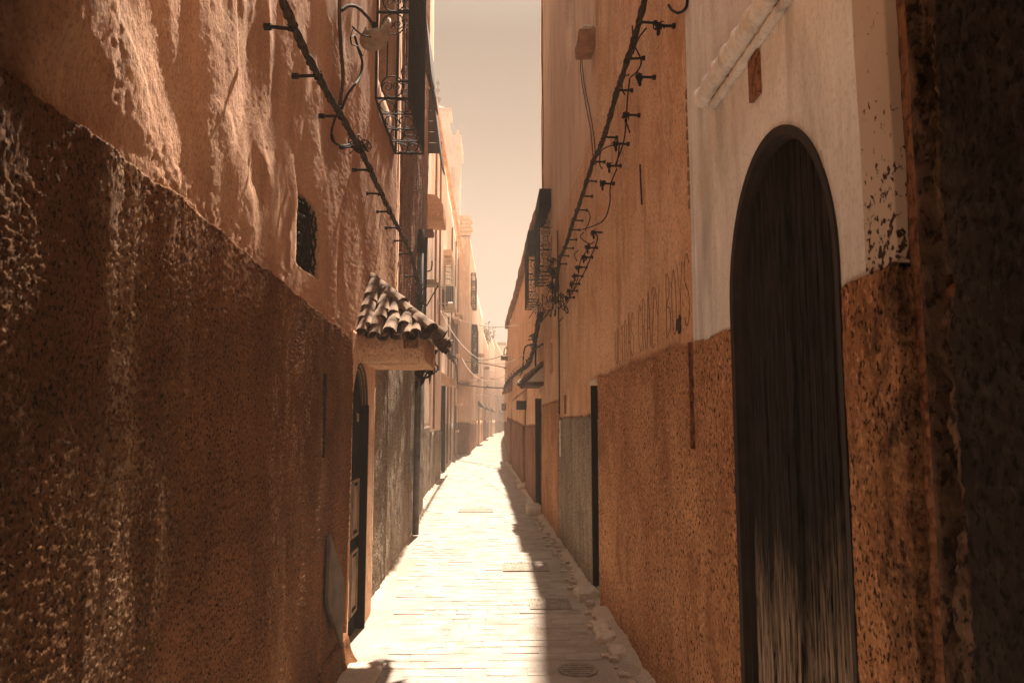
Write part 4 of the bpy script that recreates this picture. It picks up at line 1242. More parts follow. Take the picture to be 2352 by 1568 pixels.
for i, ch in enumerate(txt):
    if ch == ' ': continue
    gr_ = MB(); f = i / (n_ - 1); ystart = 5.90 - 2.08 * f; lw = .125; ht = .27 + .10 * f; zb = 2.035 + .05 * f + rg.uniform(-.01, .01)
    for st in GL[ch]:
        pts = []
        for u, v in smooth_pts(st):
            Y_ = ystart - u * lw * 1.15; Z_ = zb + v * ht
            pts.append((wallC(Y_, Z_) + .0015, Y_, Z_))
        gr_.tube(pts, .0042, 5)
    gr_.build('graffiti_letter', M['paint_line'], RC)
m = MB()
for k in range(9):
    yy = 3.93 + random.uniform(-.05, .05); m.rough(1.001, 1.0085, yy - .012, yy + .012, 2.06 + random.uniform(0, .03), 2.13 + random.uniform(0, .05), .012, .004, 30, rnd=.006)
o_ = m.build('burn_mark', M['soot_mark'], RC, True); o_['kind'] = 'stuff'

# house D: orange above, grey dado, narrow doorway
PRD = plan_of((.975, 6.5), (.93, 10.15), (.88, 12.7))
RD = thing('house', 'tall orange right house with grey dado, narrow black doorway and the cable tangle', 'house', (.95, 9.5, 0))
core(RD, 1, PRD, 6.5, 12.7, 9.7, M['tan'])
dD = op_rect(6.70, 7.10, -.02, 1.93, .035); sD = op_rect(10.95, 11.4, 2.32, 2.80, .03); uw = op_rect(8.2, 9.0, 6.0, 7.6, .15)
sheet('wall', RD, M['ochre'], 1, PRD, 6.5, 10.16, 1.62, 4.4, lambda y: .05, .04,
      lambda Y, Z: .008 * fbm(Y * 1.5, Z * .9, 3, P2) + .002 * fbm(Y * 9, Z * 3, 3, P1), [dD], rim=.42)
sheet('upper_wall', RD, M['tan'], 1, PRD, 6.5, 12.7, 4.40, 9.7, lambda y: .08, .07,
      lambda Y, Z: .012 * fbm(Y * 1.5, Z * .9, 3, P2) + .004 * fbm(Y * 9, Z * 3, 3, P1) + .02 * sstep(10.7, 10.8, Y), [uw], rim=.42)
sheet('far_wall', RD, M['ochre'], 1, PRD, 10.16, 12.7, 1.85, 4.40, lambda y: .06, .05,
      lambda Y, Z: .014 + .006 * fbm(Y * 1.5, Z * .9, 3, P2) + .012 * (Y > 11.9), [sD], rim=.42)
sheet('grey_dado', RD, M['dado_gray'], 1, PRD, 6.5, 10.16, -.02, 1.63, lambda y: .035, .022,
      lambda Y, Z: .018 + .007 * fbm(Y * 14, Z * 12, 4, P1), [dD], rim=.42, jag=lambda y: .045 * fbm(y * 2.5, y * 0 + 7, 5, P2, .6))
sheet('rust_dado', RD, M['dado_right'], 1, PRD, 10.16, 12.7, -.02, 1.86, lambda y: .05, .03,
      lambda Y, Z: .03 + .008 * fbm(Y * 10, Z * 10, 3, P1), [], rim=.42, jag=lambda y: .02 * fbm(y * 4, y * 0 + 2, 4, P2))
MB().box(1.0, 1.24, 6.66, 7.14, -.02, 1.96).build('door', M['black'], RD)
MB().box(.948, 1.02, 7.07, 7.105, -.01, 1.93).build('door_frame', M['black'], RD)
MB().box(.945, .99, 6.70, 7.15, 1.935, 1.975).build('lintel', M['stone'], RD)
MB().box(.945, 1.08, 10.9, 11.45, 2.3, 2.85).build('window', M['dark'], RD)
MB().box(1.08, 1.12, 8.15, 9.05, 5.95, 7.65).build('window', M['wood'], RD)
for i in range(6): MB().box(1.03, 1.05, 8.24 + i * .13, 8.27 + i * .13, 6.02, 7.58).build('shutter_slat', M['white_metal'], RD)
MB().box(.932, .95, 9.35, 9.6, 1.68, 1.92).build('vent_plate', M['brown'], RD)
MB().box(.912, .925, 9.9, 10.1, 1.12, 1.60).build('paper_strip', M['white_metal'], RD)
# brick ledge high on the wall
p_ = atX(1357, 100, .93)
t = thing('brick_ledge', 'broken brick ledge sticking out high on the tall orange right house', 'ledge', (.93, p_.y, p_.z))
MB().rough(.80, .96, p_.y - .18, p_.y + .22, p_.z - .06, p_.z + .05, .03, .014, 9, rnd=.01).build('brick', M['clay'], t)
MB().rough(.84, .95, p_.y - .15, p_.y + .18, p_.z + .05, p_.z + .12, .03, .02, 9, rnd=.03).build('mortar_lump', M['footing'], t)

cage('nearer tall black window cage on the right house, with a solid metal head', 1, .905, .715, 11.0, 12.2, 3.83, 4.86, .008, 5, 'iron', .26)
# house E
PRE = plan_of((.86, 12.72), (.79, 16.8), (.75, 21.3), (.60, 29.0))
RE = thing('house', 'lower orange right house receding to the end corner, with doors and hoods', 'house', (.8, 18, 0))
core(RE, 1, PRE, 12.72, 29, 5.1, M['ochre'])
oE = [op_rect(12.78, 13.75, -.02, 2.0, .05), op_rect(17.2, 18.4, -.02, 1.85, .05), op_rect(25.0, 26.4, -.02, 2.0, .05)]
sheet('wall', RE, M['ochre'], 1, PRE, 12.72, 29, 1.40, 5.2, lambda y: .14, .08, lambda Y, Z: .018 * fbm(Y * 1.1, Z * .7, 4, P2) + .01 * fbm(Y * 5, Z * 2, 3, P1), oE, rim=.45,
      jag=lambda y: .05 * fbm(y * 1.5, y * 0, 4, P2))
sheet('dado', RE, M['brown'], 1, PRE, 12.72, 29, -.02, 1.42, lambda y: .10, .06, lambda Y, Z: .02 + .014 * fbm(Y * 5, Z * 4, 3, P1), oE, rim=.45, jag=lambda y: .05 * fbm(y * 1.5, y * 0, 4, P2) + np.interp(y, [13, 18, 29], [.1, .05, .3]))
for o_ in oE:
    x = float(PRE(o_['y0'])); MB().box(x + .03, x + .30, o_['y0'] - .04, o_['y1'] + .1, -.02, o_['z1'] + .1).build('door', M['black'], RE)
MB().box(.80, .90, 13.70, 13.76, -.01, 2.0).build('door_frame', M['black'], RE)
m = MB(); m.rough(.66, .80, 12.9, 28.9, 5.18, 5.34, .2, .03, 1.2, fn=lambda x, y, z: (x + float(PRE(y)) - .78, y, z)); m.build('coping', M['brown'], RE)
cage('farther black window cage on the right house, lower than its neighbour', 1, .85, .655, 13.25, 14.5, 3.78, 4.86, .008, 5, 'iron', .20)
cn2 = thing('door_canopy', 'sagging tiled canopy over the tall black doorway on the right', 'canopy', (.85, 12.8, 2.2))
MB().hexa([(.88, 12.35, 2.18), (.57, 12.35, 2.18), (.56, 13.5, 2.18), (.86, 13.5, 2.18), (.88, 12.35, 2.25), (.57, 12.35, 2.22), (.56, 13.5, 2.22), (.86, 13.5, 2.25)]).build('board', M['wood_dark'], cn2)
roof(cn2, .88, .585, 12.35, 13.5, 2.24, 2.52, 0, .14, 1, .95)
cn3 = thing('door_canopy', 'small bleached plank canopy over a dark opening further down the right wall', 'canopy', (.8, 17.2, 2.1))
for i in range(7):
    MB().hexa([(.80, 17 + i * .22, 2.30), (.50, 17 + i * .22, 2.06), (.50, 17.2 + i * .22, 2.06), (.80, 17.2 + i * .22, 2.30), (.80, 17 + i * .22, 2.34), (.50, 17 + i * .22, 2.11), (.50, 17.2 + i * .22, 2.11), (.80, 17.2 + i * .22, 2.34)]).build('plank', M['wood'], cn3)
MB().box(.56, .79, 17.05, 17.12, 1.84, 2.05).build('dark_box', M['black'], cn3)
cn4 = thing('door_canopy', 'far tiled canopy at the end corner of the right wall', 'canopy', (.65, 25, 2.5))
MB().hexa([(.66, 24.6, 2.6), (.38, 24.6, 2.5), (.36, 26.5, 2.5), (.62, 26.5, 2.6), (.66, 24.6, 3.0), (.38, 24.6, 2.6), (.36, 26.5, 2.6), (.62, 26.5, 3.0)]).build('slab', M['brown'], cn4)

PRF = plan_of((.72, 29.3), (1.02, 60), (1.5, 80), (3.2, 125))
RF = thing('house', 'far low right houses wall bending out of sight behind the end corner', 'house', (1, 60, 0))
core(RF, 1, PRF, 29.3, 60, 6.2, M['tan']); core(RF, 1, PRF, 60, 80, 6.6, M['tan']); core(RF, 1, PRF, 80, 125, 7, M['tan'])
sheet('wall', RF, M['tan'], 1, PRF, 29.3, 125, 1.5, 6.4, lambda y: .8, .5, lambda Y, Z: .05 * fbm(Y * .3, Z * .3, 3, P1), [], rim=.45)
sheet('dado', RF, M['brown'], 1, PRF, 29.3, 125, -.02, 1.5, lambda y: .8, .5, lambda Y, Z: .03 + .05 * fbm(Y * .3, Z * .3, 3, P1), [], rim=.45)
p_ = atY(1157, 934, 40)
t = thing('hanging_sign', 'small dark square sign hanging in the far alley', 'sign', (p_.x, 40, p_.z - .2))
MB().box(p_.x - .12, p_.x + .12, 39.97, 40.03, p_.z - .20, p_.z + .14).build('board', M['wood_dark'], t)
MB().box(p_.x - .08, p_.x + .08, 39.95, 39.968, p_.z - .14, p_.z + .08).build('panel', M['clay'], t)
MB().tube([(p_.x - .14, 40, p_.z + .16), (1.0, 40, p_.z + .2)], .015, 5).build('arm', M['iron'], t)

# unseen roof and end wall added behind the camera to darken the near walls
ps = thing('covered_passage', 'dark roofed passage over the near end of the alley', 'passage', (0, -3, 2.9))
MB().rough(-1.42, 1.42, -6, 1.45, 2.82, 3.35, .2, .02, 1.5).build('vault', M['ochre'], ps)
MB().box(-1.42, 1.42, -6.4, -6, -.02, 3.35).build('end_wall', M['brown'], ps)

# ================================================================== CABLES
def peg(parent, p, side, L=.115, loose=False):
    """iron pin driven in the wall, flange at the wall end"""
    m = MB()
    m.tube([(p.x + side * .02, p.y, p.z), (p.x - side * .012, p.y, p.z)], .016, 8)
    m.tube([(p.x - side * .012, p.y, p.z), (p.x - side * L, p.y + random.uniform(-.008, .008), p.z + random.uniform(-.006, .006))], .0085, 7)
    m.tube([(p.x - side * (L - .005), p.y, p.z - .018), (p.x - side * (L + .01), p.y, p.z + .018)], .010, 6)
    m.build('bracket', M['iron'], parent)


def tie(parent, c, r=.03, k=5, seed=0, mat='rubber'):
    rr = random.Random(seed); m = MB()
    for i in range(k):
        ax = Vector((rr.gauss(0, 1), rr.gauss(0, .6), rr.gauss(0, 1))).normalized(); u = ax.orthogonal().normalized(); v = ax.cross(u)
        m.tube(circle(c + Vector((rr.gauss(0, r * .3), rr.gauss(0, r * .3), rr.gauss(0, r * .3))), r * rr.uniform(.5, .9), u, v, 9), .0042, 4, True)
    for i in range(3):
        d = Vector((rr.gauss(0, 1), rr.gauss(0, 1), rr.gauss(0, 1))).normalized() * r * 1.5
        m.tube([c, c + d * .6 + Vector((0, 0, .01)), c + d], .0035, 4)
    m.build('tie', M[mat], parent)


def bundle(parent, pts, n=5, R0=.014, r=.0085, pitch=.22, mat='cable', sub=.02, name='strand'):
    P_ = smooth_pts([tuple(p) for p in pts], 10); A = np.array(P_)
    seg = np.linalg.norm(np.diff(A, axis=0), axis=1); s = np.concatenate([[0], np.cumsum(seg)]); T = s[-1]
    k = max(8, int(T / sub)); q = np.linspace(0, T, k)
    B = np.stack([np.interp(q, s, A[:, j]) for j in range(3)], 1)
    for i in range(n):
        out = []
        for j in range(k):
            t_ = Vector(B[min(j + 1, k - 1)] - B[max(j - 1, 0)]).normalized(); u = t_.cross(Vector((1, 0, 0))).normalized(); v = t_.cross(u)
            a = 2 * math.pi * (q[j] / pitch + i / n); rad = R0 * (1 + .35 * math.sin(q[j] * 7 + i * 2))
            out.append(Vector(B[j]) + u * (rad * math.cos(a)) + v * (rad * math.sin(a)))
        MB().tube(out, r, 5).build(name, M[mat], parent, True)


# left run
cl = thing('cable_run', 'thick twisted black cable pinned along the left wall above the window', 'cable', (-.88, 4.5, 3.5))
lpegs = [(617, 62), (680, 175), (740, 267), (787, 338), (815, 390), (843, 444), (866, 486), (887, 523), (905, 553), (920, 583), (935, 635)]
cpts = [atX(628, -60, -.885)]
for i, (px, py) in enumerate(lpegs):
    p = atX(px, py, -.995); peg(cl, p, -1, .105 if i != 3 else .09); c = Vector((-.885, p.y, p.z + .004)); cpts.append(c)
    tie(cl, c, .022 if i != 3 else .055, 4 if i != 3 else 14, i)
main = []
for a, b_ in zip(cpts[:-1], cpts[1:]): main += [a, (a + b_) / 2 - Vector((0, 0, .012))]
main.append(cpts[-1]); bundle(cl, main, 6, .012, .0075, .34)
# continuing messy cable over the canopy and along the pale house
pts = [cpts[-1], atX(968, 690, -1.0), atX(970, 740, -.95), atX(985, 762, -.9), atX(1010, 790, -.95), atX(1035, 818, -1.05), atX(1048, 845, -1.1), atX(1050, 880, -1.15)]
bundle(cl, pts, 4, .022, .010, .3, sub=.05)
cg = thing('cable_tangle', 'loose coils of black cable hanging above the tiled canopy beside the drain pipe', 'cable', (-1.0, 10.3, 3))
rr_ = random.Random(9)
for i in range(16):
    py = 640 + i * 8.5; p = atX(968 + rr_.uniform(-5, 7), py, -1.02)
    a = rr_.uniform(0, 3); u = Vector((math.cos(a), math.sin(a) * .6, .3)).normalized(); v = Vector((0, .3, 1)).normalized()
    MB().tube(circle(p, rr_.uniform(.03, .08), u, v, 12, rr_.uniform(.03, .06)), rr_.uniform(.006, .011), 5, True).build('coil', M['cable' if i % 3 else 'rubber'], cg)
for i in range(26):
    f = i / 25; p = atX(985 + 60 * f, 765 + 62 * f + 3 * math.sin(i), -.93 - .1 * f)
    MB().tube(circle(p, .045 + .02 * f, Vector((1, 0, 0)), Vector((0, .4, 1)).normalized(), 8), .010, 4, True).build('coil', M['cable'], cg)

# hanging wires by the knot and lamp
wl = thing('lamp_wire', 'thin black wires looping from the cable knot up to the broken lamp', 'wire', (-.9, 5, 3.6))
def wire(parent, pix, X, r=.006, mat='rubber', name='wire', n=6):
    pts = [atX(px, py, x) for (px, py), x in zip(pix, X if isinstance(X, (list, tuple)) else [X] * len(pix))]
    return MB().tube(smooth_pts([tuple(p) for p in pts], n), r, 5).build(name, M[mat], parent, True)


wire(wl, [(785, 250), (800, 215), (825, 180), (832, 145), (822, 110), (815, 85)], -.93, .009)
wire(wl, [(770, 270), (762, 300), (765, 325), (790, 335), (815, 325), (822, 310)], -.93, .007)
wire(wl, [(762, 305), (772, 330), (795, 338), (818, 332)], -.92, .005)
wire(wl, [(810, 62), (828, 78), (850, 85), (868, 82)], -.86, .006)
wire(wl, [(805, 85), (808, 102), (822, 108), (832, 128)], -.9, .005)
wire(wl, [(812, 64), (806, 85), (820, 78)], -.9, .004)
cd = thing('conduit', 'dark painted conduit running down the left wall beside the broken lamp', 'pipe', (-.98, 5, 3.6))
wire(cd, [(781, -40), (780, 40), (784, 120), (788, 180), (781, 240)], -.985, .013, 'wood_dark', 'tube')
wire(cd, [(785, 25), (800, 14), (822, 18), (845, 40), (856, 58)], [-.98, -.96, -.93, -.90, -.87], .012, 'cable', 'arm')

# broken lamp: bowl of torn tin
lp = thing('broken_lamp', 'broken street lamp, torn tin bowl hanging from a bent arm on the left', 'lamp', tuple(atX(858, 130, -.85)))
c_ = atX(860, 84, -.85); m = MB(); V = []; Fc = []; K = 40; RG = 9
hts = [max(-.035, .045 + .05 * math.sin(2 * math.pi * k / K + .6) + .03 * math.sin(7 * math.pi * k / K) + random.uniform(-.028, .028)) for k in range(K)]
for g in range(RG):
    for k in range(K):
        th = 2 * math.pi * k / K
        if g <= 5:
            a = g / 5 * math.pi / 2; r_ = .108 * math.sin(a) if g else .004; zz = -.095 * math.cos(a)
        else:
            f = (g - 5) / 3; r_ = .108 * (1 - .16 * f) + random.uniform(-.006, .006) * f; zz = hts[k] * f
        V.append(c_ + Vector((r_ * math.cos(th) + .18 * max(0, zz), r_ * math.sin(th), zz + .25 * r_ * math.cos(th))))
for g in range(RG - 1):
    for k in range(K): l = (k + 1) % K; Fc.append((g * K + k, g * K + l, (g + 1) * K + l, (g + 1) * K + k))
inn = [(v - c_) * .94 + c_ + Vector((0, 0, .002)) for v in V]; n0 = len(V)
Fc += [tuple(n0 + i for i in reversed(q)) for q in list(Fc)]
V += inn
for k in range(K): l = (k + 1) % K; a = (RG - 1) * K; Fc.append((a + k, a + l, n0 + a + l, n0 + a + k))
m.add(V, Fc); m.build('bowl', M['shade'], lp, True)
rr_ = random.Random(4)
MB().tube([c_ + Vector((0, 0, .10)), c_ + Vector((0, 0, .0))], .022, 8).build('socket', M['rubber'], lp)

# right run
cr = thing('cable_run', 'thick twisted black cable pinned down the tall right wall', 'cable', (.88, 6, 4))
rp1 = [(1506, 53), (1478, 134), (1451, 208), (1468, 265), (1417, 316), (1389, 372), (1373, 417), (1361, 451), (1349, 483), (1339, 507), (1332, 528), (1325, 550), (1317, 570), (1307, 588), (1302, 606)]
RX = lambda y: float(np.interp(y, [3.58, 6.5, 10.15, 12.7], [1.005, .975, .925, .87]))


def wallpt(px, py):
    y = 5.0
    for _ in range(8): p = atX(px, py, RX(y)); y = p.y
    return p


cpts = [atX(1497, -70, .90)]
for i, (px, py) in enumerate(rp1):
    if i == 3: continue
    p = wallpt(px, py); peg(cr, p, 1, .105); c = Vector((p.x - .105, p.y, p.z)); cpts.append(c); tie(cr, c, .021, 4, 50 + i)
cpts.append(wallpt(1285, 700) - Vector((.08, 0, 0)))
main = []
for a, b_ in zip(cpts[:-1], cpts[1:]): main += [a, (a + b_) / 2 - Vector((0, 0, .010))]
main.append(cpts[-1]); bundle(cr, main, 6, .012, .0078, .36)
# second line of pins with loose wire
c2 = thing('cable_run', 'thin loose black wire looped over a second row of pins on the right wall', 'wire', (.9, 6.5, 3.8))
rp2 = [(1549, 60), (1503, 178), (1468, 265), (1443, 331), (1426, 381), (1409, 422), (1387, 534), (1372, 569), (1362, 591), (1349, 614), (1340, 634), (1332, 652), (1326, 668), (1319, 683)]
wp = []
for i, (px, py) in enumerate(rp2):
    p = wallpt(px, py); peg(c2, p, 1, .095); c = Vector((p.x - .09, p.y, p.z)); wp.append(c); tie(c2, c, .026, 7, 80 + i)
    MB().tube(circle(c + Vector((-.0, 0, -.04)), .012, Vector((0, 1, 0)), Vector((0, 0, 1)), 8), .008, 5, True).build('clamp', M['rubber'], c2)
lns = [
    [(1478, 60), (1482, 100), (1500, 140), (1490, 165), (1474, 178)],
    [(1513, 66), (1492, 92), (1480, 125)],
    [(1472, 180), (1466, 230), (1463, 280), (1456, 330), (1436, 380)],
    [(1463, 280), (1472, 305)], [(1446, 330), (1444, 355), (1438, 385)],
    [(1470, 172), (1455, 180), (1453, 205), (1460, 218)],
    [(1440, 332), (1416, 338), (1400, 350), (1398, 378), (1404, 388)],
    [(1440, 388), (1424, 428), (1422, 470), (1402, 510), (1345, 530)],
    [(1358, 534), (1350, 545), (1372, 560), (1384, 556)],
    [(1387, 534), (1392, 550), (1378, 585), (1360, 625), (1335, 665), (1315, 700)],
    [(1366, 480), (1374, 500), (1362, 530)], [(1345, 575), (1335, 585), (1342, 600)],
    [(1372, 569), (1350, 600), (1340, 650), (1310, 700)],
]
for l_ in lns:
    pts = [wallpt(*q) - Vector((.075, 0, 0)) for q in l_]
    MB().tube(smooth_pts([tuple(p) for p in pts], 6), .0055, 5).build('wire', M['rubber'], c2, True)
pts = [wallpt(*q) - Vector((.07, 0, 0)) for q in [(1449, 335), (1452, 355), (1456, 375), (1466, 388)]]
MB().tube(smooth_pts([tuple(p) for p in pts], 6), .006, 5).build('white_wire', M['wire'], c2, True)
hk = thing('wire_hook', 'curved end of a black cable sticking out at the top of the right wall', 'wire', tuple(wallpt(1580, 25)))
MB().tube(smooth_pts([tuple(wallpt(*q) - Vector((.03, 0, 0))) for q in [(1592, -30), (1592, 0), (1588, 20), (1572, 30), (1556, 24), (1548, 12)]], 6), .0075, 6).build('hook', M['rubber'], hk, True)
# thin wires up the right corner
tw = thing('wall_wire', 'two thin wires running down the right corner to the nearer window cage', 'wire', (.88, 12, 6))
for k_, sg in ((0, 1), (1, -1)):
    pts = [Vector((.845 + .003 * k_, 12.1 + .28 * sg * math.sin(z * 2.1 + .3) * (.6 if z > 5.5 else .9), z)) for z in np.linspace(5.3, 9.6, 24)]
    MB().tube(pts, .006, 4).build('wire', M['wood_dark'], tw)
tw2 = thing('wall_wire', 'thin wires dropping from the brick ledge on the right wall', 'wire', tuple(wallpt(1338, 110)))
for q in ([(1338, 110), (1340, 150), (1344, 190), (1352, 230), (1362, 280), (1368, 320), (1372, 380)], [(1337, 112), (1336, 160), (1340, 195), (1350, 250), (1360, 300), (1366, 370)]):
    MB().tube([wallpt(*a) - Vector((.012, 0, 0)) for a in q], .005, 4).build('wire', M['wood_dark'], tw2)
cdr = thing('conduit', 'thin dark conduit down the tall orange right house beside the grey dado', 'pipe', (.92, 9.9, 1.6))
MB().tube([(.905, 9.95, 1.68), (.905, 9.92, 2.6), (.90, 9.95, 3.4), (.895, 9.98, 4.2)], .011, 6).build('tube', M['wood_dark'], cdr)
p5 = wallpt(1470, 380)
cr5 = thing('wall_crack', 'long dark slit scratched in the orange right wall above the graffiti', 'crack', (.995, 4.88, 3.2))
a_, b_ = wallpt(1470, 378), wallpt(1474, 470)
MB().tube(smooth_pts([tuple(a_), tuple((a_ + b_) / 2 + Vector((0, .008, 0))), tuple(b_)], 5), .006, 5).build('slit', M['soot_mark'], cr5)

# tangle where the runs meet, and garland down house E
tg = thing('cable_tangle', 'dusty knot of old cables and rags where the two right runs meet', 'cable', (.85, 11.5, 3.4))
rr_ = random.Random(21)
for i in range(46):
    px = 1248 + rr_.random() * 62; py = 706 - (px - 1248) * .25 + rr_.gauss(0, 12)
    p = wallpt(px, py) - Vector((rr_.uniform(.03, .14), 0, 0))
    a = rr_.uniform(0, 6.3); u = Vector((math.cos(a) * .5, math.sin(a), .3)).normalized(); v = Vector((rr_.gauss(0, .3), 0, 1)).normalized()
    if i % 2: MB().tube(circle(p, rr_.uniform(.02, .07), u, v, 10, rr_.uniform(.02, .06)), rr_.uniform(.004, .009), 4, True).build('coil', M[('cable', 'rubber', 'wire', 'cable')[i % 4]], tg)
    else:
        e_ = [p, p + Vector((rr_.uniform(-.1, .03), rr_.uniform(-.15, .15), rr_.uniform(-.1, .1))), p + Vector((rr_.uniform(-.15, .0), rr_.uniform(-.3, .3), rr_.uniform(-.22, .05)))]
        MB().tube(smooth_pts([tuple(q) for q in e_], 4), rr_.uniform(.004, .008), 4).build('loose_end', M[('cable', 'rubber', 'wire', 'rubber')[i // 2 % 4]], tg)
for (px, py) in ((1283, 600), (1280, 620), (1286, 632), (1278, 655), (1290, 660)):
    tie(tg, wallpt(px, py) - Vector((.08, 0, 0)), .07, 9, px)
MB().tube([wallpt(1300, 612) - Vector((.08, 0, 0)), wallpt(1283, 618) - Vector((.09, 0, 0)), wallpt(1284, 700) - Vector((.09, 0, 0))], .012, 5).build('cable', M['rubber'], tg)
gl = thing('cable_run', 'ragged black garland of cables swagging down the lower right house', 'cable', (.75, 18, 3))
XE = lambda y: float(PRE(y))


def wallE(px, py):
    y = 18.0
    for _ in range(12): p = atX(px, py, XE(y) - .08); y = p.y
    return p


gp = [(1243, 720), (1232, 760), (1226, 800), (1212, 838), (1192, 852), (1174, 868), (1163, 880), (1158, 895)]
bundle(gl, [wallE(*q) for q in gp], 5, .030, .012, .6, sub=.08, mat='rubber')
for i in range(40):
    f = i / 39 * (len(gp) - 1.001); k = int(f); f -= k
    px = gp[k][0] * (1 - f) + gp[k + 1][0] * f; py = gp[k][1] * (1 - f) + gp[k + 1][1] * f
    p = wallE(px, py); m = MB()
    q = p + Vector((rr_.uniform(-.12, .05), rr_.uniform(-.3, .3), rr_.uniform(-.12, .16)))
    m.tube([p, (p + q) / 2 + Vector((0, 0, .03)), q], .012, 4); m.build('loose_end', M['rubber'], gl)
for q in ([(1224, 790), (1205, 800), (1200, 850), (1194, 862)], [(1238, 700), (1231, 770), (1230, 850)], [(1246, 790), (1226, 806), (1212, 838)]):
    MB().tube(smooth_pts([tuple(wallE(*a)) for a in q], 5), .018, 5).build('branch', M['rubber'], gl)

# drain pipes and clutter on the left
dp = thing('drain_pipe', 'fat grey drain pipe down the brown left house behind the tiled canopy', 'pipe', (-1.02, 10.55, 0))
MB().tube([(-1.06, 10.55, .02), (-1.05, 10.55, 2.0), (-1.04, 10.55, 4.1)], .046, 12).build('tube', M['pipe'], dp, True)
MB().tube([(-1.04, 10.55, 4.0), (-1.04, 10.55, 4.35)], .052, 12).build('collar', M['black'], dp, True)
dp2 = thing('drain_pipe', 'thin dark downpipe with a cap and tap beside the fat grey pipe', 'pipe', (-1.05, 11.6, 3))
MB().tube([(-1.08, 11.6, 2.9), (-1.06, 11.6, 4.5)], .030, 8).build('tube', M['black'], dp2, True)
MB().rough(-1.16, -.94, 11.5, 11.75, 4.52, 4.62, .05, .02, 6, rnd=.02).build('cap', M['clay'], dp2)
MB().tube(smooth_pts([(-1.05, 11.6, 3.95), (-.98, 11.6, 3.97), (-.96, 11.6, 4.05), (-.96, 11.6, 4.12)], 4), .012, 6).build('tap', M['pipe'], dp2, True)
bx = thing('wall_shelf', 'small pale shelf of stacked slabs on the left wall with a wire bracket', 'shelf', (-1.1, 13, 3.9))
MB().box(-1.20, -.92, 12.9, 13.2, 3.98, 4.02).build('slab', M['stone'], bx)
MB().box(-1.20, -.98, 12.95, 13.2, 4.025, 4.08).build('slab', M['stone'], bx)
MB().tube([(-1.16, 12.95, 3.6), (-.96, 12.95, 3.97)], .012, 5).build('bracket', M['iron'], bx)
rg_ = thing('hanging_rag', 'tattered black cloth hanging under the tiled canopy edge', 'rag', (-.6, 7.3, 1.9))
rr_ = random.Random(14)
Vr = []; Fr = []; n1, n2 = 9, 10
for i in range(n1):
    for j in range(n2):
        u, v = i / (n1 - 1), j / (n2 - 1); L_ = .30 + .09 * math.sin(i * 2.3)
        q = atY(960 + 42 * u, 800 + 10 * (1 - u), 6.62)
        Vr.append(Vector((q.x - .03 * v + .012 * math.sin(j + i), q.y + .10 * u + .03 * math.sin(i * 1.7 + j * .6), q.z - L_ * v * (1 - .25 * u))))
for i in range(n1 - 1):
    for j in range(n2 - 1):
        if j > 5 and rr_.random() < .35: continue
        a = i * n2 + j; Fr.append((a, a + 1, a + n2 + 1, a + n2))
nV = len(Vr); Vr += [v + Vector((0, .006, 0)) for v in Vr]; Fr += [tuple(nV + k for k in reversed(f)) for f in list(Fr)]
MB().add(Vr, Fr).build('cloth', M['rag'], rg_, True)
for i in range(7):
    p = atY(984 + rr_.uniform(-10, 10), 845 + rr_.uniform(-10, 14), 6.80)
    MB().tube(circle(p, rr_.uniform(.03, .06), Vector((1, 0, 0)), Vector((0, .3, 1)).normalized(), 9), .007, 4, True).build('string', M['rag'], rg_)
# wall lamp arm past the pipes
al = thing('wall_lamp', 'pale lamp on a horizontal arm beside the air conditioner', 'lamp', (-1.3, 18, 4.7))
q1, q2 = atY(1005, 697, 19), atY(1040, 698, 19)
MB().tube([atY(1005, 685, 19), atY(1005, 720, 19)], .02, 6).build('post', M['white_metal'], al)
MB().tube([q1, q2], .012, 5).build('arm', M['white_metal'], al)
MB().tube([q2 + Vector((-.12, 0, 0)), q2 + Vector((0, 0, 0))], .045, 8).build('head', M['white_metal'], al)

# wires across the alley
span = [
    ('longest pale wire sagging from the air conditioner side to the right cable garland', (1005, 700, 20), (1245, 780, 15), 95, .008, 'wire'),
    ('pale wire crossing the alley high, above the others', (1000, 705, 20), (1240, 735, 15), 30, .007, 'wire'),
    ('dark cable stretched nearly straight across the alley', (1070, 830, 34), (1163, 845, 27), -2, .020, 'cable'),
    ('double dark cable low across the alley above the far doors', (1050, 878, 34), (1160, 890, 28), 4, .026, 'cable'),
    ('thin pale wire just above the low double cable', (1050, 876, 34), (1165, 885, 28), -6, .010, 'wire'),
    ('lowest thin wire across the far alley', (1075, 905, 36), (1158, 908, 30), 2, .010, 'wire'),
    ('steep pale wire falling from the left lamp to the far right corner', (1010, 690, 20), (1160, 846, 27), 55, .009, 'wire'),
    ('dark wire rising from the left cage to the bracket on the far corner', (1075, 824, 34), (1165, 812, 28), 8, .014, 'cable'),
    ('deep sagging pale wire under the steep one', (1060, 820, 33), (1230, 800, 15), 60, .008, 'wire'),
]
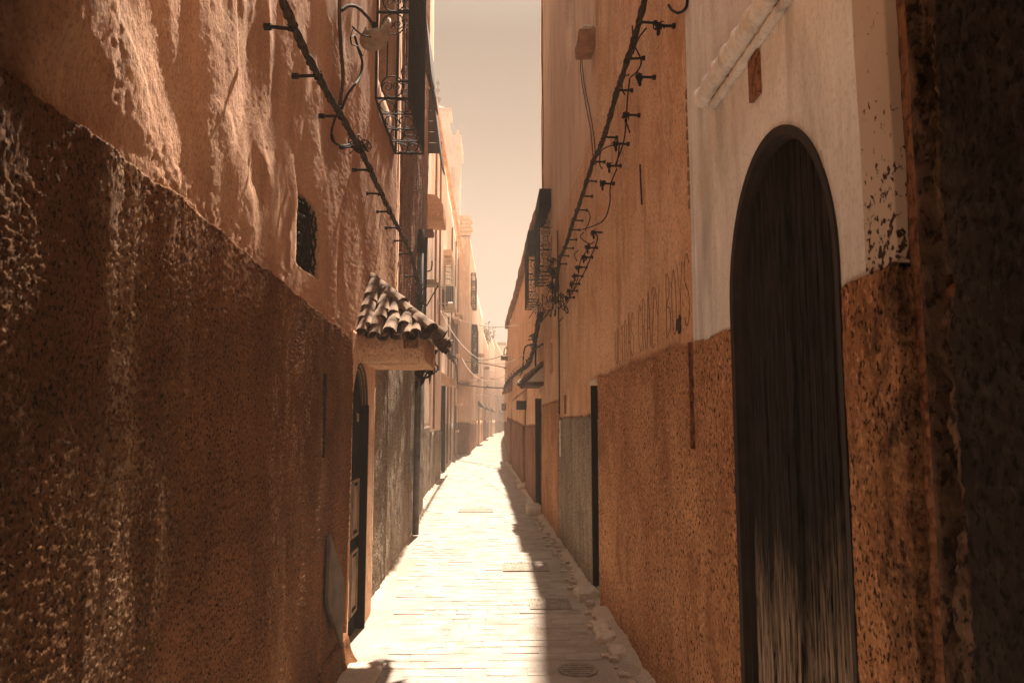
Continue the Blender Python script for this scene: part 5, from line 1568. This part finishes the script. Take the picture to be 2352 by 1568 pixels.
for lab, a, b_, sag, r_, mt in span:
    A = atY(*a); B = atY(*b_); m = MB(); mid = (A + B) / 2; sg = sag * mid.y / F
    pts = [A + (B - A) * k / 20 - Vector((0, 0, sg * 4 * (k / 20) * (1 - k / 20))) for k in range(21)]
    m.tube(pts, r_, 5); o = m.build('overhead_wire', M[mt], None, True); props(o, lab, 'wire')
lt = thing('wall_lamp', 'small lamp hanging from a curved bracket at the far right corner', 'lamp', (.6, 28.5, 4))
q = atY(1158, 822, 28.5)
MB().tube(smooth_pts([tuple(q + Vector((.2, 0, .2))), tuple(q + Vector((.1, 0, .42))), tuple(q + Vector((0, 0, .3))), tuple(q + Vector((0, 0, .1)))], 5), .02, 5).build('bracket', M['iron'], lt)
MB().box(q.x - .13, q.x + .13, q.y - .1, q.y + .1, q.z - .08, q.z + .06).build('housing', M['wood_dark'], lt)

# ================================================================== AIR
hz = MB().box(-30, 30, -7.5, 150, -1.0, 39).build('haze', M['dark'], None)
hz.data.materials.clear()
hm = bpy.data.materials.new('haze'); hm.use_nodes = True; ht = hm.node_tree; ht.nodes.clear()
ho = ht.nodes.new('ShaderNodeOutputMaterial'); hv = ht.nodes.new('ShaderNodeVolumePrincipled')
hv.inputs['Color'].default_value = (0.44, 0.385, 0.335, 1); hv.inputs['Density'].default_value = 0.0062; hv.inputs['Anisotropy'].default_value = 0.0
ht.links.new(hv.outputs[0], ho.inputs['Volume'])
hz.data.materials.append(hm); #HZ; props(hz, kind='stuff')

# ================================================================== GROUPS of repeats
GR = {'house': 'houses lining the alley', 'window_cage': 'iron window cages on the alley walls', 'drain_cover': 'drain covers in the alley floor',
      'kerb_stone': 'pale stones along the right wall foot', 'overhead_wire': 'wires strung across the alley', 'window_awning': 'dark awnings on the brown left house',
      'door_canopy': 'canopies over the right-hand doors', 'cable_run': 'cable runs pinned along the walls', 'doorstep': 'doorsteps on the right side',
      'drain_pipe': 'drain pipes on the brown left house', 'cable_tangle': 'tangles of old cable', 'wall_wire': 'thin wires on the right wall'}
for o in list(C.objects):
    k = o.name.split('.')[0]
    if o.parent is None and k in GR and 'label' in o: o['group'] = GR[k]
